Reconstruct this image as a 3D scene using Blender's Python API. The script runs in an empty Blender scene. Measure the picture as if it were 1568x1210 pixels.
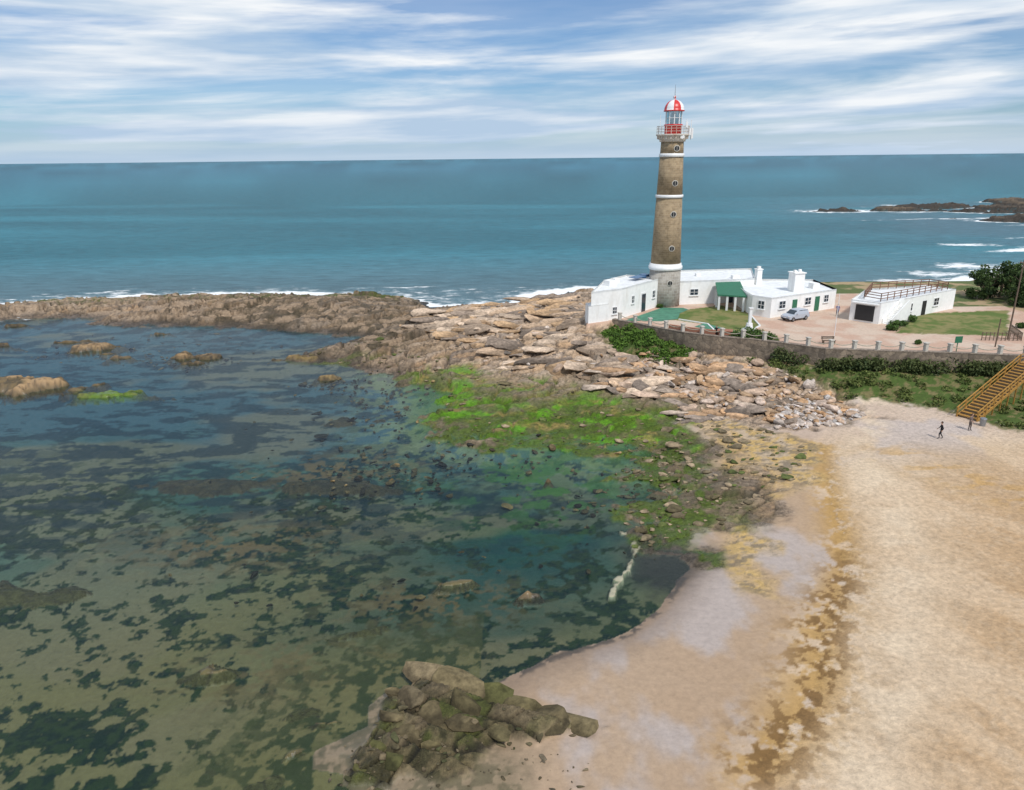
import bpy, bmesh, math, random
import numpy as np
from mathutils import Vector, Matrix, Quaternion
random.seed(7); RNG=np.random.default_rng(11)
S=bpy.context.scene
col=S.collection
F32=np.float32
# ------------------------------------------------------------------ helpers
def link(o,parent=None):
    col.objects.link(o)
    if parent: o.parent=parent
    return o
def empty(name,loc=(0,0,0)):
    e=bpy.data.objects.new(name,None); e.location=loc; e.empty_display_size=0.3
    return link(e)
def newmat(name):
    m=bpy.data.materials.new(name); m.use_nodes=True; nt=m.node_tree; nt.nodes.clear()
    return m,nt
def N(nt,t,**k):
    n=nt.nodes.new(t)
    for a,b in k.items():
        if a in n.inputs.keys(): n.inputs[a].default_value=b
        else: setattr(n,a,b)
    return n
def L(nt,a,b): nt.links.new(a,b)
def mapr(nt,src,a,b,c,d):
    n=N(nt,'ShaderNodeMapRange'); L(nt,src,n.inputs[0])
    for i,v in enumerate((a,b,c,d)): n.inputs[1+i].default_value=v
    return n.outputs[0]
def mathn(nt,op,a,b=None,clamp=False):
    n=N(nt,'ShaderNodeMath',operation=op,use_clamp=clamp)
    for i,v in enumerate((a,b)):
        if v is None: continue
        if hasattr(v,'links'): L(nt,v,n.inputs[i])
        else: n.inputs[i].default_value=v
    return n.outputs[0]
def mixc(nt,fac,a,b,bt='MIX'):
    n=N(nt,'ShaderNodeMix',data_type='RGBA',blend_type=bt)
    for i,v in ((0,fac),(6,a),(7,b)):
        if hasattr(v,'links'): L(nt,v,n.inputs[i])
        elif i==0: n.inputs[0].default_value=v
        else: n.inputs[i].default_value=(*v,1) if len(v)==3 else v
    return n.outputs[2]
def simple(name,c,rough=.7,var=.25,scale=3.0,bump=.15,metal=0,bscale=None,dirt=None):
    m,nt=newmat(name)
    o=N(nt,'ShaderNodeOutputMaterial'); p=N(nt,'ShaderNodeBsdfPrincipled')
    tc=N(nt,'ShaderNodeTexCoord'); nz=N(nt,'ShaderNodeTexNoise'); nz.inputs['Scale'].default_value=scale; nz.inputs['Detail'].default_value=5
    L(nt,tc.outputs['Object'],nz.inputs['Vector'])
    f=mapr(nt,nz.outputs[0],.3,.7,1-var,1+var*.5)
    cc=mixc(nt,1.0,c,(1,1,1),'MULTIPLY')
    vm=N(nt,'ShaderNodeVectorMath',operation='SCALE'); L(nt,cc,vm.inputs[0]); L(nt,f,vm.inputs['Scale'])
    outc=vm.outputs[0]
    if dirt:
        n2=N(nt,'ShaderNodeTexNoise'); n2.inputs['Scale'].default_value=.9; n2.inputs['Detail'].default_value=6
        mp=N(nt,'ShaderNodeMapping'); mp.inputs['Scale'].default_value=(1,1,.25); L(nt,tc.outputs['Object'],mp.inputs[0]); L(nt,mp.outputs[0],n2.inputs['Vector'])
        ff=mapr(nt,n2.outputs[0],.54,.78,0,.6); outc=mixc(nt,ff,outc,dirt)
    L(nt,outc,p.inputs['Base Color']); p.inputs['Roughness'].default_value=rough; p.inputs['Metallic'].default_value=metal
    if bump:
        b=N(nt,'ShaderNodeBump'); b.inputs['Strength'].default_value=bump; b.inputs['Distance'].default_value=.05
        nb=N(nt,'ShaderNodeTexNoise'); nb.inputs['Scale'].default_value=bscale or scale*4; nb.inputs['Detail'].default_value=3
        L(nt,tc.outputs['Object'],nb.inputs['Vector']); L(nt,nb.outputs[0],b.inputs['Height']); L(nt,b.outputs[0],p.inputs['Normal'])
    L(nt,p.outputs[0],o.inputs[0]); return m
def attrmat(name,rough=.85,scale=6,var=.3,bump=.4):
    m,nt=newmat(name); o=N(nt,'ShaderNodeOutputMaterial'); p=N(nt,'ShaderNodeBsdfPrincipled')
    a=N(nt,'ShaderNodeAttribute',attribute_name='Col'); tc=N(nt,'ShaderNodeTexCoord')
    nz=N(nt,'ShaderNodeTexNoise'); nz.inputs['Scale'].default_value=scale; nz.inputs['Detail'].default_value=5;nz.inputs['Roughness'].default_value=.65; L(nt,tc.outputs['Object'],nz.inputs['Vector'])
    f=mapr(nt,nz.outputs[0],.3,.7,1-var,1+var)
    vm=N(nt,'ShaderNodeVectorMath',operation='SCALE'); L(nt,a.outputs['Color'],vm.inputs[0]); L(nt,f,vm.inputs['Scale'])
    L(nt,vm.outputs[0],p.inputs['Base Color']); p.inputs['Roughness'].default_value=rough
    p.inputs['Specular IOR Level'].default_value=.25
    if bump:
        b=N(nt,'ShaderNodeBump'); b.inputs['Strength'].default_value=bump; b.inputs['Distance'].default_value=.12
        L(nt,nz.outputs[0],b.inputs['Height']); L(nt,b.outputs[0],p.inputs['Normal'])
    L(nt,p.outputs[0],o.inputs[0]); return m
def npmesh(name,V,Fq,cols=None,mat=None,smooth=False,parent=None,extra=None):
    me=bpy.data.meshes.new(name); V=np.ascontiguousarray(V,F32); Fq=np.ascontiguousarray(Fq,np.int32)
    k=Fq.shape[1]; me.vertices.add(len(V)); me.vertices.foreach_set('co',V.ravel())
    me.loops.add(Fq.size); me.loops.foreach_set('vertex_index',Fq.ravel())
    me.polygons.add(len(Fq)); me.polygons.foreach_set('loop_start',np.arange(0,Fq.size,k,dtype=np.int32))
    me.polygons.foreach_set('loop_total',np.full(len(Fq),k,np.int32))
    me.polygons.foreach_set('use_smooth',np.full(len(Fq),smooth))
    me.update(calc_edges=True)
    dd=dict(extra or {})
    if cols is not None: dd['Col']=cols
    for n,c in dd.items():
        at=me.color_attributes.new(n,'FLOAT_COLOR','POINT'); c4=np.ones((len(V),4),F32); c4[:,:c.shape[1]]=c
        at.data.foreach_set('color',c4.ravel())
    o=bpy.data.objects.new(name,me)
    if mat: me.materials.append(mat)
    return link(o,parent)
def bmobj(name,bm,mat,parent=None,smooth=False,bevel=0):
    me=bpy.data.meshes.new(name); bm.normal_update(); bm.to_mesh(me); bm.free()
    if isinstance(mat,(list,tuple)):
        for m in mat: me.materials.append(m)
    elif mat: me.materials.append(mat)
    if smooth:
        for p in me.polygons: p.use_smooth=True
    o=bpy.data.objects.new(name,me)
    if bevel:
        b=o.modifiers.new('b','BEVEL'); b.width=bevel; b.segments=2; b.limit_method='ANGLE'
    return link(o,parent)
def addbox(bm,c,s,rz=0,mat=0,M=None):
    r=bmesh.ops.create_cube(bm,size=1)
    T=(M or Matrix())@Matrix.Translation(c)@Matrix.Rotation(rz,4,'Z')@Matrix.Diagonal((*s,1))
    bmesh.ops.transform(bm,matrix=T,verts=r['verts'])
    for v in r['verts']:
        for f in v.link_faces: f.material_index=mat
def addcyl(bm,p0,p1,r0,r1=None,seg=10,mat=0):
    p0=Vector(p0);p1=Vector(p1); d=p1-p0
    r=bmesh.ops.create_cone(bm,segments=seg,radius1=r0,radius2=r0 if r1 is None else r1,depth=d.length,cap_ends=True)
    q=Vector((0,0,1)).rotation_difference(d.normalized())
    bmesh.ops.transform(bm,matrix=Matrix.Translation((p0+p1)/2)@q.to_matrix().to_4x4(),verts=r['verts'])
    for v in r['verts']:
        for f in v.link_faces: f.material_index=mat
# ------------------------------------------------------------------ noise
def hsh(ix,iy,s):
    h=(ix.astype(np.int64)*374761393+iy.astype(np.int64)*668265263+s*974634777)&0xffffffff
    h=((h^(h>>13))*1274126177)&0xffffffff
    h=((h^(h>>16))*2246822519)&0xffffffff
    return ((h^(h>>15))&0xffffff).astype(F32)/F32(16777215)
def vn(x,y,s=0):
    ix=np.floor(x);iy=np.floor(y);fx=(x-ix).astype(F32);fy=(y-iy).astype(F32)
    fx=fx*fx*(3-2*fx);fy=fy*fy*(3-2*fy)
    a=hsh(ix,iy,s);b=hsh(ix+1,iy,s);c=hsh(ix,iy+1,s);d=hsh(ix+1,iy+1,s)
    return (a*(1-fx)+b*fx)*(1-fy)+(c*(1-fx)+d*fx)*fy
def fbm(x,y,o=4,s=0):
    r=0;a=.5;t=0
    for i in range(o):
        r=r+a*vn(x,y,s+i*17);t+=a;a*=.5;x,y=x*1.62-y*1.18+3.1,x*1.18+y*1.62+7.7
    return r/t
def voro(x,y,s=0):
    ix=np.floor(x);iy=np.floor(y);f1=np.full(x.shape,9,F32);f2=f1.copy();r=np.zeros(x.shape,F32);dx1=r.copy();dy1=r.copy();r2=r.copy()
    for i in(-1,0,1):
        for j in(-1,0,1):
            cx=ix+i;cy=iy+j;px=cx+hsh(cx,cy,s);py=cy+hsh(cx,cy,s+5)
            dx=(x-px).astype(F32);dy=(y-py).astype(F32);d=np.sqrt(dx*dx+dy*dy)
            m=d<f1;f2=np.where(m,f1,np.minimum(f2,d))
            r=np.where(m,hsh(cx,cy,s+9),r);r2=np.where(m,hsh(cx,cy,s+13),r2);dx1=np.where(m,dx,dx1);dy1=np.where(m,dy,dy1);f1=np.where(m,d,f1)
    return f1,f2,r,r2,dx1,dy1
def ss(a,b,x):
    t=np.clip((x-a)/(b-a),0,1);return t*t*(3-2*t)
def dpoly(x,y,P,closed=True):
    d2=np.full(x.shape,1e9,F32);ins=np.zeros(x.shape,bool);n=len(P)
    for i in range(n if closed else n-1):
        ax,ay=P[i];bx,by=P[(i+1)%n];ex,ey=bx-ax,by-ay;wx=x-ax;wy=y-ay
        t=np.clip((wx*ex+wy*ey)/(ex*ex+ey*ey+1e-9),0,1);qx=wx-ex*t;qy=wy-ey*t
        d2=np.minimum(d2,qx*qx+qy*qy)
        if closed and ay!=by:
            c=((ay>y)!=(by>y))&(x<(ex)*(y-ay)/(by-ay)+ax);ins^=c
    d=np.sqrt(d2)
    return np.where(ins,d,-d) if closed else d
# ------------------------------------------------------------------ site plan (metres)
LAND=[(-600,150),(-140,150),(-105,146),(-100,151),(-93,153.6),(-82,153.7),(-67.5,153),(-54.5,156),(-39.7,153.6),(-27.6,153),(-19.3,147),(-16.3,138.4),(-10.6,139.4),(-2.9,141),(2.3,146),(6.7,152),(14.5,157),(22.8,158),(40,150),(60,146),(79,150),(92,156),(104,164),(125,180),(160,195),(2000,300),(2000,-60),(-7.9,-60),(-7.9,24.4),(-7.8,26.9),(-9.9,27.3),(-10.1,28.5),(-7.8,30.2),(-8.1,31.6),(-6.9,32.9),(-4.8,33.6),(-1.4,33.2),(.4,34.4),(3.2,35.8),(7,37.7),(9.5,40.3),(12.1,44.3),(14.1,46.4),(10.4,47.2),(9.9,48.7),(9.3,52.9),(11.3,56.5),(11.1,60.5),(12.6,65.9),(7.6,66.8),(5.9,71.4),(4.4,69),(-3.1,70.7),(-8,71.8),(-9.5,75.9),(-9.6,84),(-12.2,89.4),(-16.5,95),(-22.8,99.1),(-32.6,100.5),(-32.8,104.9),(-29.3,110.7),(-24.1,115.7),(-31.5,119.8),(-38.3,120.1),(-46.2,121.9),(-50.8,126.7),(-57.3,128.1),(-70,129.8),(-85.1,135.2),(-92.6,133.2),(-95.2,131.6),(-120,128),(-600,128)]
ISLE=[(196,389),(230,408),(262,425),(286,452),(327,468),(420,490),(700,520),(700,350),(420,330),(260,312),(222,306),(207,321),(235,345),(220,368)]
WALL=[(15.2,104.2),(18.5,101),(20,99.1),(23.7,95.4),(27.5,92.9),(31.3,91.3),(34.8,89.1),(38.9,86.0),(45.2,84.8),(52.5,83.6),(60.5,81.8),(75,79),(140,68)]
TERR=[(11,102)]+WALL+[(300,60),(300,170),(120,150),(95,136),(82,136),(60,137),(30,137),(18,127),(13,117),(11,108)]
ROCK=[(13.2,45.6),(16.2,48.5),(19,50.5),(22.3,53.5),(23,58),(19,61),(20,66),(19,72),(24,72.5),(28,69.5),(31,69),(34,70),(38.4,72.7),(40,76),(39,80),(36,88),(30,100),(40,150),(79,160),(20,175),(-30,170),(-700,170),(-700,110),(-60,110),(-45,90),(-20,60),(5,48)]
OUT=[(-5,33.9),(-2.5,33.6),(.3,31.6),(4.6,29.3),(1.3,28.1),(-1.3,28.0),(-2.5,27.1),(-5.4,26.6),(-5.8,25.4),(-8.2,26.3),(-8.4,28),(-7.2,29.5),(-7.4,31.8)]
V1=[(13.2,101),(14.2,92.5),(19,89.5),(22.5,88.8),(25,93.8),(20,99),(15.5,103)]
V2=[(30,91.2),(34,84),(36.5,81),(38.4,77.6),(44.5,75),(46.9,73),(49,68.5),(51,66),(58,64),(140,56),(140,68),(75,79),(60.5,81.8),(45,84.7),(38.7,86)]
LAWN1=[(51.9,94.8),(65.7,92.3),(76.7,108.9),(61.2,107.3)]
LAWN2=[(17,103.5),(22,109),(34,115),(36.5,110),(35.5,100),(31,94.5),(28.3,95.5),(28.5,101),(24,104.5),(19,104)]
STREAK=[(30,65),(26.9,56.2),(25,49.2),(22.8,43.6),(19.9,39),(18.1,36.4),(17,33.5),(15.5,30.9),(13.3,28.6),(11.3,26.6)]
GOLD=[(19.7,75),(24.1,72.5),(28.5,68.7),(30,64.3),(26.6,57),(22,53.4),(19.5,50.5),(18.5,44),(17,40),(14.6,40.5),(15,46),(16.3,50),(18,56),(20,62)]
SPIT=[(8.4,50.4),(9.2,49.2),(9.1,47.2),(8.2,45),(7.0,43),(6.6,41.5)]
ALG=[(-12,93),(-5.7,94.2),(1.4,88),(7.8,85),(13.5,79.9),(17,73),(17.5,67),(10,66.5),(3,69),(-8,74),(-9.5,84)]
# islets: cx,cy,rx,ry,ang,height
ISL=[(-74,91,17,4.4,-.12,.95),(-54,88.5,7,1.8,-.2,.3),(-50,86.6,6,1.0,.05,.28),(-66,111,4.8,2.2,.2,.65),(-57.5,105,3,1.2,.3,.4),(-50,105,3.8,1.8,-.1,.65),(-45,104,2.2,1,0,.4),(-47,101,2.2,.7,0,.25),(-84,113,5,.9,0,.25),(-80,79.7,4,1.0,0,.3),(-90,128,3,1.2,0,.4),(-62,107,2,.6,.1,.25),(-72,115,4,.8,.1,.25),(-60,120,3,.7,0,.2),
 (-30,102.5,5,2.2,.1,.6),(-24.5,92.5,2.3,1.6,.2,.35),(.9,41.6,1.5,.75,.1,.32),(-4,43.4,1.6,.4,.25,-.03),(-17.2,34.6,2.9,.9,.05,-.06),(-11,31,2.2,.7,.1,-.18),(3.2,59.6,.6,.4,0,.2),(2.4,74,2.4,1.2,.1,.6),(-3,74.5,2,1,.1,.5),(-1.5,71.8,4.5,.9,-.1,.4),(-36,43,6,1.6,.1,-.3),(-28,61,7,1.6,.0,-.4),(-17,60,7,1.0,-.15,-.2),(-9,38.5,3,.7,.2,-.25),(-19,77,5,1.5,0,-.3),
 (-9.5,30.5,2,1.1,.2,-.02),(-10.5,28.2,1.6,.8,-.2,.05),(-11.5,26.6,2,.8,.1,-.02)]
SUBM=[(-17,64,9,4),(-22,50,9,4),(-6,42,7,3),(-12,35,8,3)]
def slabs(x,y):
    ca,sa=math.cos(.30),math.sin(.30)
    a1=fbm(x*.11,y*.11,4,3)-.5;a2=fbm(x*.11+9,y*.11,4,4)-.5
    wx=x+6*a1; wy=y+5*a2
    u=(wx*ca+wy*sa);v=(-wx*sa+wy*ca)
    f1,f2,r,r2,dx,dy=voro(u/7.5,v/3.0,21)
    e1=(f2-f1)
    g1,g2,q,q2,gx,gy=voro(u/2.4+5,v/1.05,31)
    e2=g2-g1
    t=v/3.4+ (r-.5)*.9 + .4*fbm(x*.3,y*.3,3,9)
    fr=t-np.floor(t); saw=fr*ss(1.0,.90,fr)
    big=(r*.55+saw*.75+dy*(.5-r)*.9)
    sm=(q*.55+gx*(q2-.5)*.6+gy*(.5-q)*.8)
    crack=ss(0,.09,e1)*ss(1.0,.93,fr+.0)
    crack2=ss(0,.13,e2)
    return big,sm,crack,crack2,r,q,r2
def field(x,y,full=True):
    x=x.astype(F32);y=y.astype(F32)
    n1=fbm(x*.35,y*.35,4,1)-.5; n2=fbm(x*.07,y*.07,4,2)-.5
    rk=dpoly(x,y,ROCK); out=dpoly(x,y,OUT)
    rz=ss(-1.5,1.5,rk+n1*7)
    oz=ss(-.35,.35,out+n1*2.6)
    d0=dpoly(x,y,LAND)
    pl=ss(100,88,y)*ss(45,52,y)
    d=d0+(n1*(3.6+7*pl)+n2*7)*rz*ss(45,60,y)+n1*.5-.4*pl*rz
    isl=dpoly(x,y,ISLE)
    far=ss(210,230,y)
    di=np.maximum(isl+(fbm(x*.03,y*.06,4,8)-.60)*120-4, 6-np.hypot((x-172)/1.8,(y-386)*1.0)+n1*10)
    d=np.where(far>.5,np.minimum(di,9),d); rz=np.where(far>.5,1,rz)
    big,sm,c1,c2,rr,qq,rr2=slabs(x,y)
    lagoon=(y<141)&(x<25)
    dn=np.minimum(d,0)
    hl=-np.minimum(-dn*.10,.45+.35*ss(3,18,-dn)); hs=-np.minimum(-dn*.22,6)
    h=np.where(lagoon,hl,hs)
    dp=np.maximum(d,0)
    beach=2.25*(1-np.exp(-dp/28))
    rbase=np.minimum(dp*.12,2.2)
    relief=(big*1.15+sm*.30)*(.35+.65*c1) -.22*(1-c2)-.15
    low=ss(100,70,y)
    rockh=rbase*(1-.62*low)+relief*ss(-1,3.5,d)*(1-.62*low)-.12*(1-c1)-.05
    rockh=np.where(far>.5,rockh*1.0+.1,rockh)
    h=np.where(d>-1.5,h*(1-rz)+rz*np.where(d>0,rockh,h+relief*.35*ss(-1.5,0,d)),h)
    h=h+(1-rz)*beach
    lay=(y*.9+x*.45)+n1*1.2;lf=lay/1.3-np.floor(lay/1.3)
    h=h+oz*(.04+.28*ss(0,1.4,out)*ss(26,32,y)+(lf*ss(1,.88,lf))*.45+sm*.35-.16*(1-c2))
    dt=dpoly(x,y,TERR)+0
    foot=np.where(x<20,4.1,3.0)+n1*.5
    out_d=np.maximum(-dt,0)
    k=1-ss(0,11,out_d)
    h=np.where(dt>0,5.0,h*(1-k)+np.maximum(h,foot+(relief*.7-.3)*rz)*k)
    ih=np.full(x.shape,-9,F32)
    for cx,cy,rx,ry,a,hh in ISL:
        m=(np.abs(x-cx)<rx*2.2+2)&(np.abs(y-cy)<rx*2.2+2)
        if not m.any(): continue
        X=x[m]-cx;Y=y[m]-cy;c,s=math.cos(a),math.sin(a);u=(X*c+Y*s)/rx;v=(-X*s+Y*c)/ry
        q=1-np.sqrt(u*u+v*v)+n1[m]*1.9+(sm[m]-.3)*.35
        t=np.where(q>0,np.minimum(q*1.4,1)**.8*(hh+.8)-.8+ (big[m]*.25+sm[m]*.35-.2)*np.minimum(q*2,1),-9)
        ih[m]=np.maximum(ih[m],t)
    isr=(ih>h)&(h<.4)&(far<.5)
    h=np.where(isr,ih,h)
    und=(h<0)&lagoon&~isr
    h=h+np.where(und,n1*.12,0)
    if not full: return h,rz,d,dt,oz
    return dict(h=h,rz=rz,d=d,dt=dt,oz=oz,big=big,sm=sm,c1=c1,c2=c2,r=rr,q=qq,r2=rr2,isr=isr,lag=lagoon,n1=n1,n2=n2,out=out,far=far,d0=d0,lf=lf)
def C(*a): return np.array(a,F32)
def lerp(a,b,t): return a*(1-t[:,None])+b*t[:,None]
def height(x,y):
    return field(np.atleast_1d(np.array(x,F32)),np.atleast_1d(np.array(y,F32)),False)[0]
# ------------------------------------------------------------------ grid
ys=np.concatenate([np.linspace(-50,16,14)[:-1], np.exp(np.arange(math.log(17.),math.log(520.),.0037)), np.exp(np.linspace(math.log(540.),math.log(45000.),14))])
As=np.concatenate([-np.exp(np.linspace(math.log(4.),math.log(.95),10)),np.linspace(-.93,.93,1080),np.exp(np.linspace(math.log(.95),math.log(4.),10))])
nr,nc=len(ys),len(As)
w=np.maximum(ys+15,42)
X=(As[None,:]*w[:,None]).ravel().astype(F32);Y=np.repeat(ys,nc).astype(F32)
f=field(X,Y)
h,rz,d,dt,oz,c1,c2,r,q,isr,lag,n1,n2,big,sm,out,far,lf=[f[k] for k in('h','rz','d','dt','oz','c1','c2','r','q','isr','lag','n1','n2','big','sm','out','far','lf')]
# ------------------------------------------------------------------ terrain colours (albedo, plus painted-in sheen, crack shade and water dimming)
nf=fbm(X*1.3,Y*1.3,4,40);nm=fbm(X*.4,Y*.4,4,41);nl=fbm(X*.1,Y*.1,4,42);nx=fbm(X*3.1,Y*3.1,3,43)
n=len(X)
pale=C(.60,.455,.310);tan=C(.51,.350,.205);wet=C(.375,.26,.172);gold=C(.42,.245,.07)
base=np.tile(pale,(n,1))
sd=dpoly(X,Y,STREAK,False)
sx=np.interp(Y,[26.6,28.6,30.9,33.5,36.4,39,43.6,49.2,56.2,65,75],[11.3,13.3,15.5,17,18.1,19.9,22.8,25,26.9,30,36])
side=X-sx
base=lerp(base,tan,ss(.35,.65,nl*.6+nm*.4)*.6)
base=lerp(base,tan*C(.97,.93,.88),ss(4,14,side+ (nm-.5)*8)*ss(66,52,Y))
base=lerp(base,tan*.82,ss(.5,.62,nx*.4+nf*.6)*ss(1,6,side)*.35)
base=lerp(base,pale*1.08,ss(.52,.64,vn(X*4,Y*4,77)*.3+nx*.3+nf*.4)*ss(1,6,side)*.35)
swirl=fbm(X*.35+Y*.1,Y*.09,4,90);base=lerp(base,pale*1.1,ss(.5,.62,swirl)*ss(1,5,side)*.4);base=lerp(base,tan*.88,ss(.48,.36,swirl)*ss(1,5,side)*.35)
base=lerp(base,wet,ss(1.0,-3,side+(nm-.5)*5)*.8)
mauve=ss(.46,.62,fbm(X*.24,Y*.15,5,50))  # mask for wet sand's pale mauve reflective sheen, painted into the colour
base=lerp(base,C(.44,.385,.365),mauve*ss(3,-3,side)*.70*ss(.2,1.0,d))
base=lerp(base,C(.56,.45,.385),ss(62,70,Y)*.55)
base=lerp(base,C(.46,.42,.42),mauve*ss(58,66,Y)*.5)
base=lerp(base,C(.68,.54,.385),np.exp(-((side-4.5)/2.0)**2)*ss(.3,.6,nm)*.8)
stw=1.5+.5*ss(45,35,Y)
st=np.exp(-(sd/stw)**2)*ss(.42,.54,fbm(X*.9,Y*.9,4,51)*.6+nx*.4+.08*np.exp(-(sd/.9)**2))
base=lerp(base,gold,st*.85)
base=lerp(base,C(.17,.09,.03),st*ss(.49,.56,fbm(X*1.4+3,Y*1.4,3,52)*.6+nx*.4)*.85*ss(50,41,Y))
gd=dpoly(X,Y,GOLD);gm=ss(-.6,1.0,gd+(nm-.5)*4)
base=lerp(base,C(.53,.355,.135),gm*(.5+.5*ss(.4,.6,nf)))
base=lerp(base,C(.20,.16,.11),gm*ss(.52,.58,fbm(X*1.1,Y*2.2,4,53)*.7+nx*.3)*.75)
fdm=dpoly(X,Y,[(36,62),(40,54),(46,50)],False)
base=lerp(base,gold*1.2,np.exp(-(fdm/2.5)**2)*ss(.5,.6,fbm(X*.5,Y*.9,4,54))*.6)
shore=ss(3.2,.0,d)*(d>0)*(Y<50)
base=lerp(base,C(.22,.155,.105),shore*.75)
base=lerp(base,C(.06,.05,.04),ss(.45,.1,np.abs(d-.25+(nf-.5)*.6))*(Y<50)*ss(.46,.54,nf)*.85)
grav=ss(2.0,-3.0,X+(Y-28)*.3+(nm-.5)*6)*ss(34.5,32.5,Y)*(d>-.5)
base=lerp(base,lerp(np.tile(C(.22,.17,.105),(n,1)),C(.10,.09,.05),ss(.45,.56,nx*.5+nf*.5)),grav*.85)
# rock
rt=C(.56,.40,.265);rg=C(.27,.205,.155);rd=C(.045,.036,.029);ro=C(.52,.32,.17);rp=C(.60,.48,.385)
rock=lerp(np.tile(rt,(n,1)),rg,ss(.50,.78,r*.55+nl*.45))
rock=lerp(rock,rp,ss(.6,.95,q)*.5)
rock=lerp(rock,ro,ss(.65,.95,1-q)*.6)
rock=lerp(rock,rg*.62,ss(.52,.64,nf*.6+nx*.4)*.6)
rock=lerp(rock,rd,(1-c1)*.85);rock=lerp(rock,rd,(1-c2)*.6)  # shade in cracks and at ledge drops painted into the rock colour
left=ss(-4,-20,X+ (nl-.5)*30)
leftw=ss(-72,-52,X+(nl-.5)*24)
rock=lerp(rock,C(.085,.066,.040),left*(.62+.32*ss(.35,.6,nm))*(.45+.55*leftw))
mossz=np.exp(-((Y-147-(nl-.5)*8)/4.5)**2)*ss(-5,-25,X)*(Y<160)
rock=lerp(rock,C(.09,.12,.02),mossz*ss(.45,.55,nf*.7+nx*.3)*.8)
rock=lerp(rock,rt*.74,left*ss(.52,.62,nm*.6+q*.4)*.75*ss(.3,.9,h))
sea_side=(~lag)|(Y>150)|((Y>139)&(X>-30))
lowwet=ss(.85,.15,h)
rock=lerp(rock,rd*.7,lowwet*np.where(sea_side,.92,.5))
plat=ss(94,72,Y+ (nl-.5)*20)*(far<.5)
rock=lerp(rock,C(.13,.105,.06),plat*.72*ss(25,18,X+n1*6))
rock=lerp(rock,C(.33,.25,.16),plat*ss(.75,.95,q)*.6)
al=dpoly(X,Y,ALG)
am=ss(-2.5,1,al+(nm-.5)*9)*ss(1.7,.5,h)
rock=lerp(rock,C(.09,.12,.018),am*.75)
brt=am*ss(.46,.54,fbm(X*.32,Y*.55,4,60)*.7+nf*.3)
rock=lerp(rock,C(.12,.32,.006),brt*.88)
yel=am*ss(.54,.61,fbm(X*.5,Y*.9,4,61)*.7+nf*.3); rock=lerp(rock,C(.33,.24,.07),yel*.7)
plg=plat*ss(22,16,X+n1*4)*ss(.40,.52,fbm(X*.6,Y*.6,4,62)*.6+nf*.4)
rock=lerp(rock,C(.075,.125,.008),plg*.88*ss(1.4,.4,h))
hg=ss(.52,.59,fbm(X*.2,Y*.4,4,69))*ss(75,92,Y)*ss(114,96,Y)*ss(1.6,.5,h);rock=lerp(rock,C(.10,.13,.022),hg*.8)
rock=np.where((far>.5)[:,None],lerp(np.tile(C(.055,.045,.036),(n,1)),C(.17,.125,.085),ss(.45,.7,nl)*ss(1.0,2.2,h)),rock)
base=lerp(base,rock,np.clip(rz,0,1)*(d>-2))
# lagoon bed
bed=np.tile(C(.185,.150,.068),(n,1))
bed=lerp(bed,C(.075,.130,.095),ss(34,56,Y+n2*24))
bed=lerp(bed,C(.050,.105,.135),ss(56,80,Y+n2*30))  # blue sky sheen of the farther water, painted into the bed colour
deep=1.1*np.exp(-(((X-1)/11)**2+((Y-50)/9.0)**2))+.8*np.exp(-(((X+22)/13)**2+((Y-55)/5.5)**2))+.65*np.exp(-(((X+6)/9)**2+((Y-39)/4)**2))+.5*np.exp(-(((X+45)/16)**2+((Y-62)/6)**2))
bed=lerp(bed,C(.003,.048,.048),np.clip(deep+(nm-.5)*.5*deep,0,1)*.92)  # light lost through deeper water, painted as a darker teal bed
sandy=ss(.5,.66,fbm(X*.07+4,Y*.13,4,63)); bed=lerp(bed,C(.20,.155,.09),sandy*.6*ss(20,0,X))
sgl=fbm(X*.16,Y*.22,3,65)
sg=fbm(X*1.0,Y*1.25,5,64)*.60+sgl*.36+(nx-.5)*.24
sgm=ss(.460,.50,sg)*ss(80,52,Y+n2*40)
bed=lerp(bed,lerp(np.tile(C(.001,.015,.010),(n,1)),C(.016,.034,.012),ss(.42,.6,nx)),sgm*.97)
sg2=ss(.49,.54,fbm(X*.35,Y*.8,5,66)*.85+nx*.15)*ss(42,60,Y); bed=lerp(bed,C(.006,.022,.034),sg2*.78)
rub=np.zeros(n,F32)
for cx,cy,rx,ry in SUBM: rub=np.maximum(rub,np.exp(-(((X-cx)/rx)**2+((Y-cy)/ry)**2)))
bed=lerp(bed,C(.18,.115,.055),rub*ss(.50,.56,fbm(X*1.1,Y*1.6,4,67)*.7+nx*.3)*.8)
fr=ss(-15,-1,al)*ss(.46,.52,fbm(X*.8,Y*.9,5,68)*.75+nx*.25)
bed=lerp(bed,C(.22,.25,.13),fr*.7)
bed=lerp(bed,C(.06,.14,.010),ss(-5,0,al)*.65)
gp=np.exp(-(((X-3)/8)**2+((Y-60)/8)**2))*ss(.49,.55,fbm(X*.5,Y*.7,5,73)*.8+nx*.2);bed=lerp(bed,C(.05,.14,.025),gp*.85)
fr2=ss(-9,-1,d)*ss(50,44,Y)*(X<-2); bed=lerp(bed,C(.18,.14,.055),fr2*.7)
fr2b=fr2*ss(.47,.53,nf*.6+nx*.4); bed=lerp(bed,C(.03,.042,.014),fr2b*.88)
sp=dpoly(X,Y,SPIT,False);spm=ss(.22,.05,sp+(nf-.5)*.7+(nx-.5)*.5)
wetrk=ss(2.2,.6,np.hypot((X-11)/1.1,(Y-45.6)/1.6)/1.6+(nf-.5)); bed=lerp(bed,C(.035,.03,.026),wetrk*.9)
base=np.where(((h<.02)&lag&(d<=0))[:,None],lerp(bed,base,ss(-.12,.02,h)*(rz>.3)),base)
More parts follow.
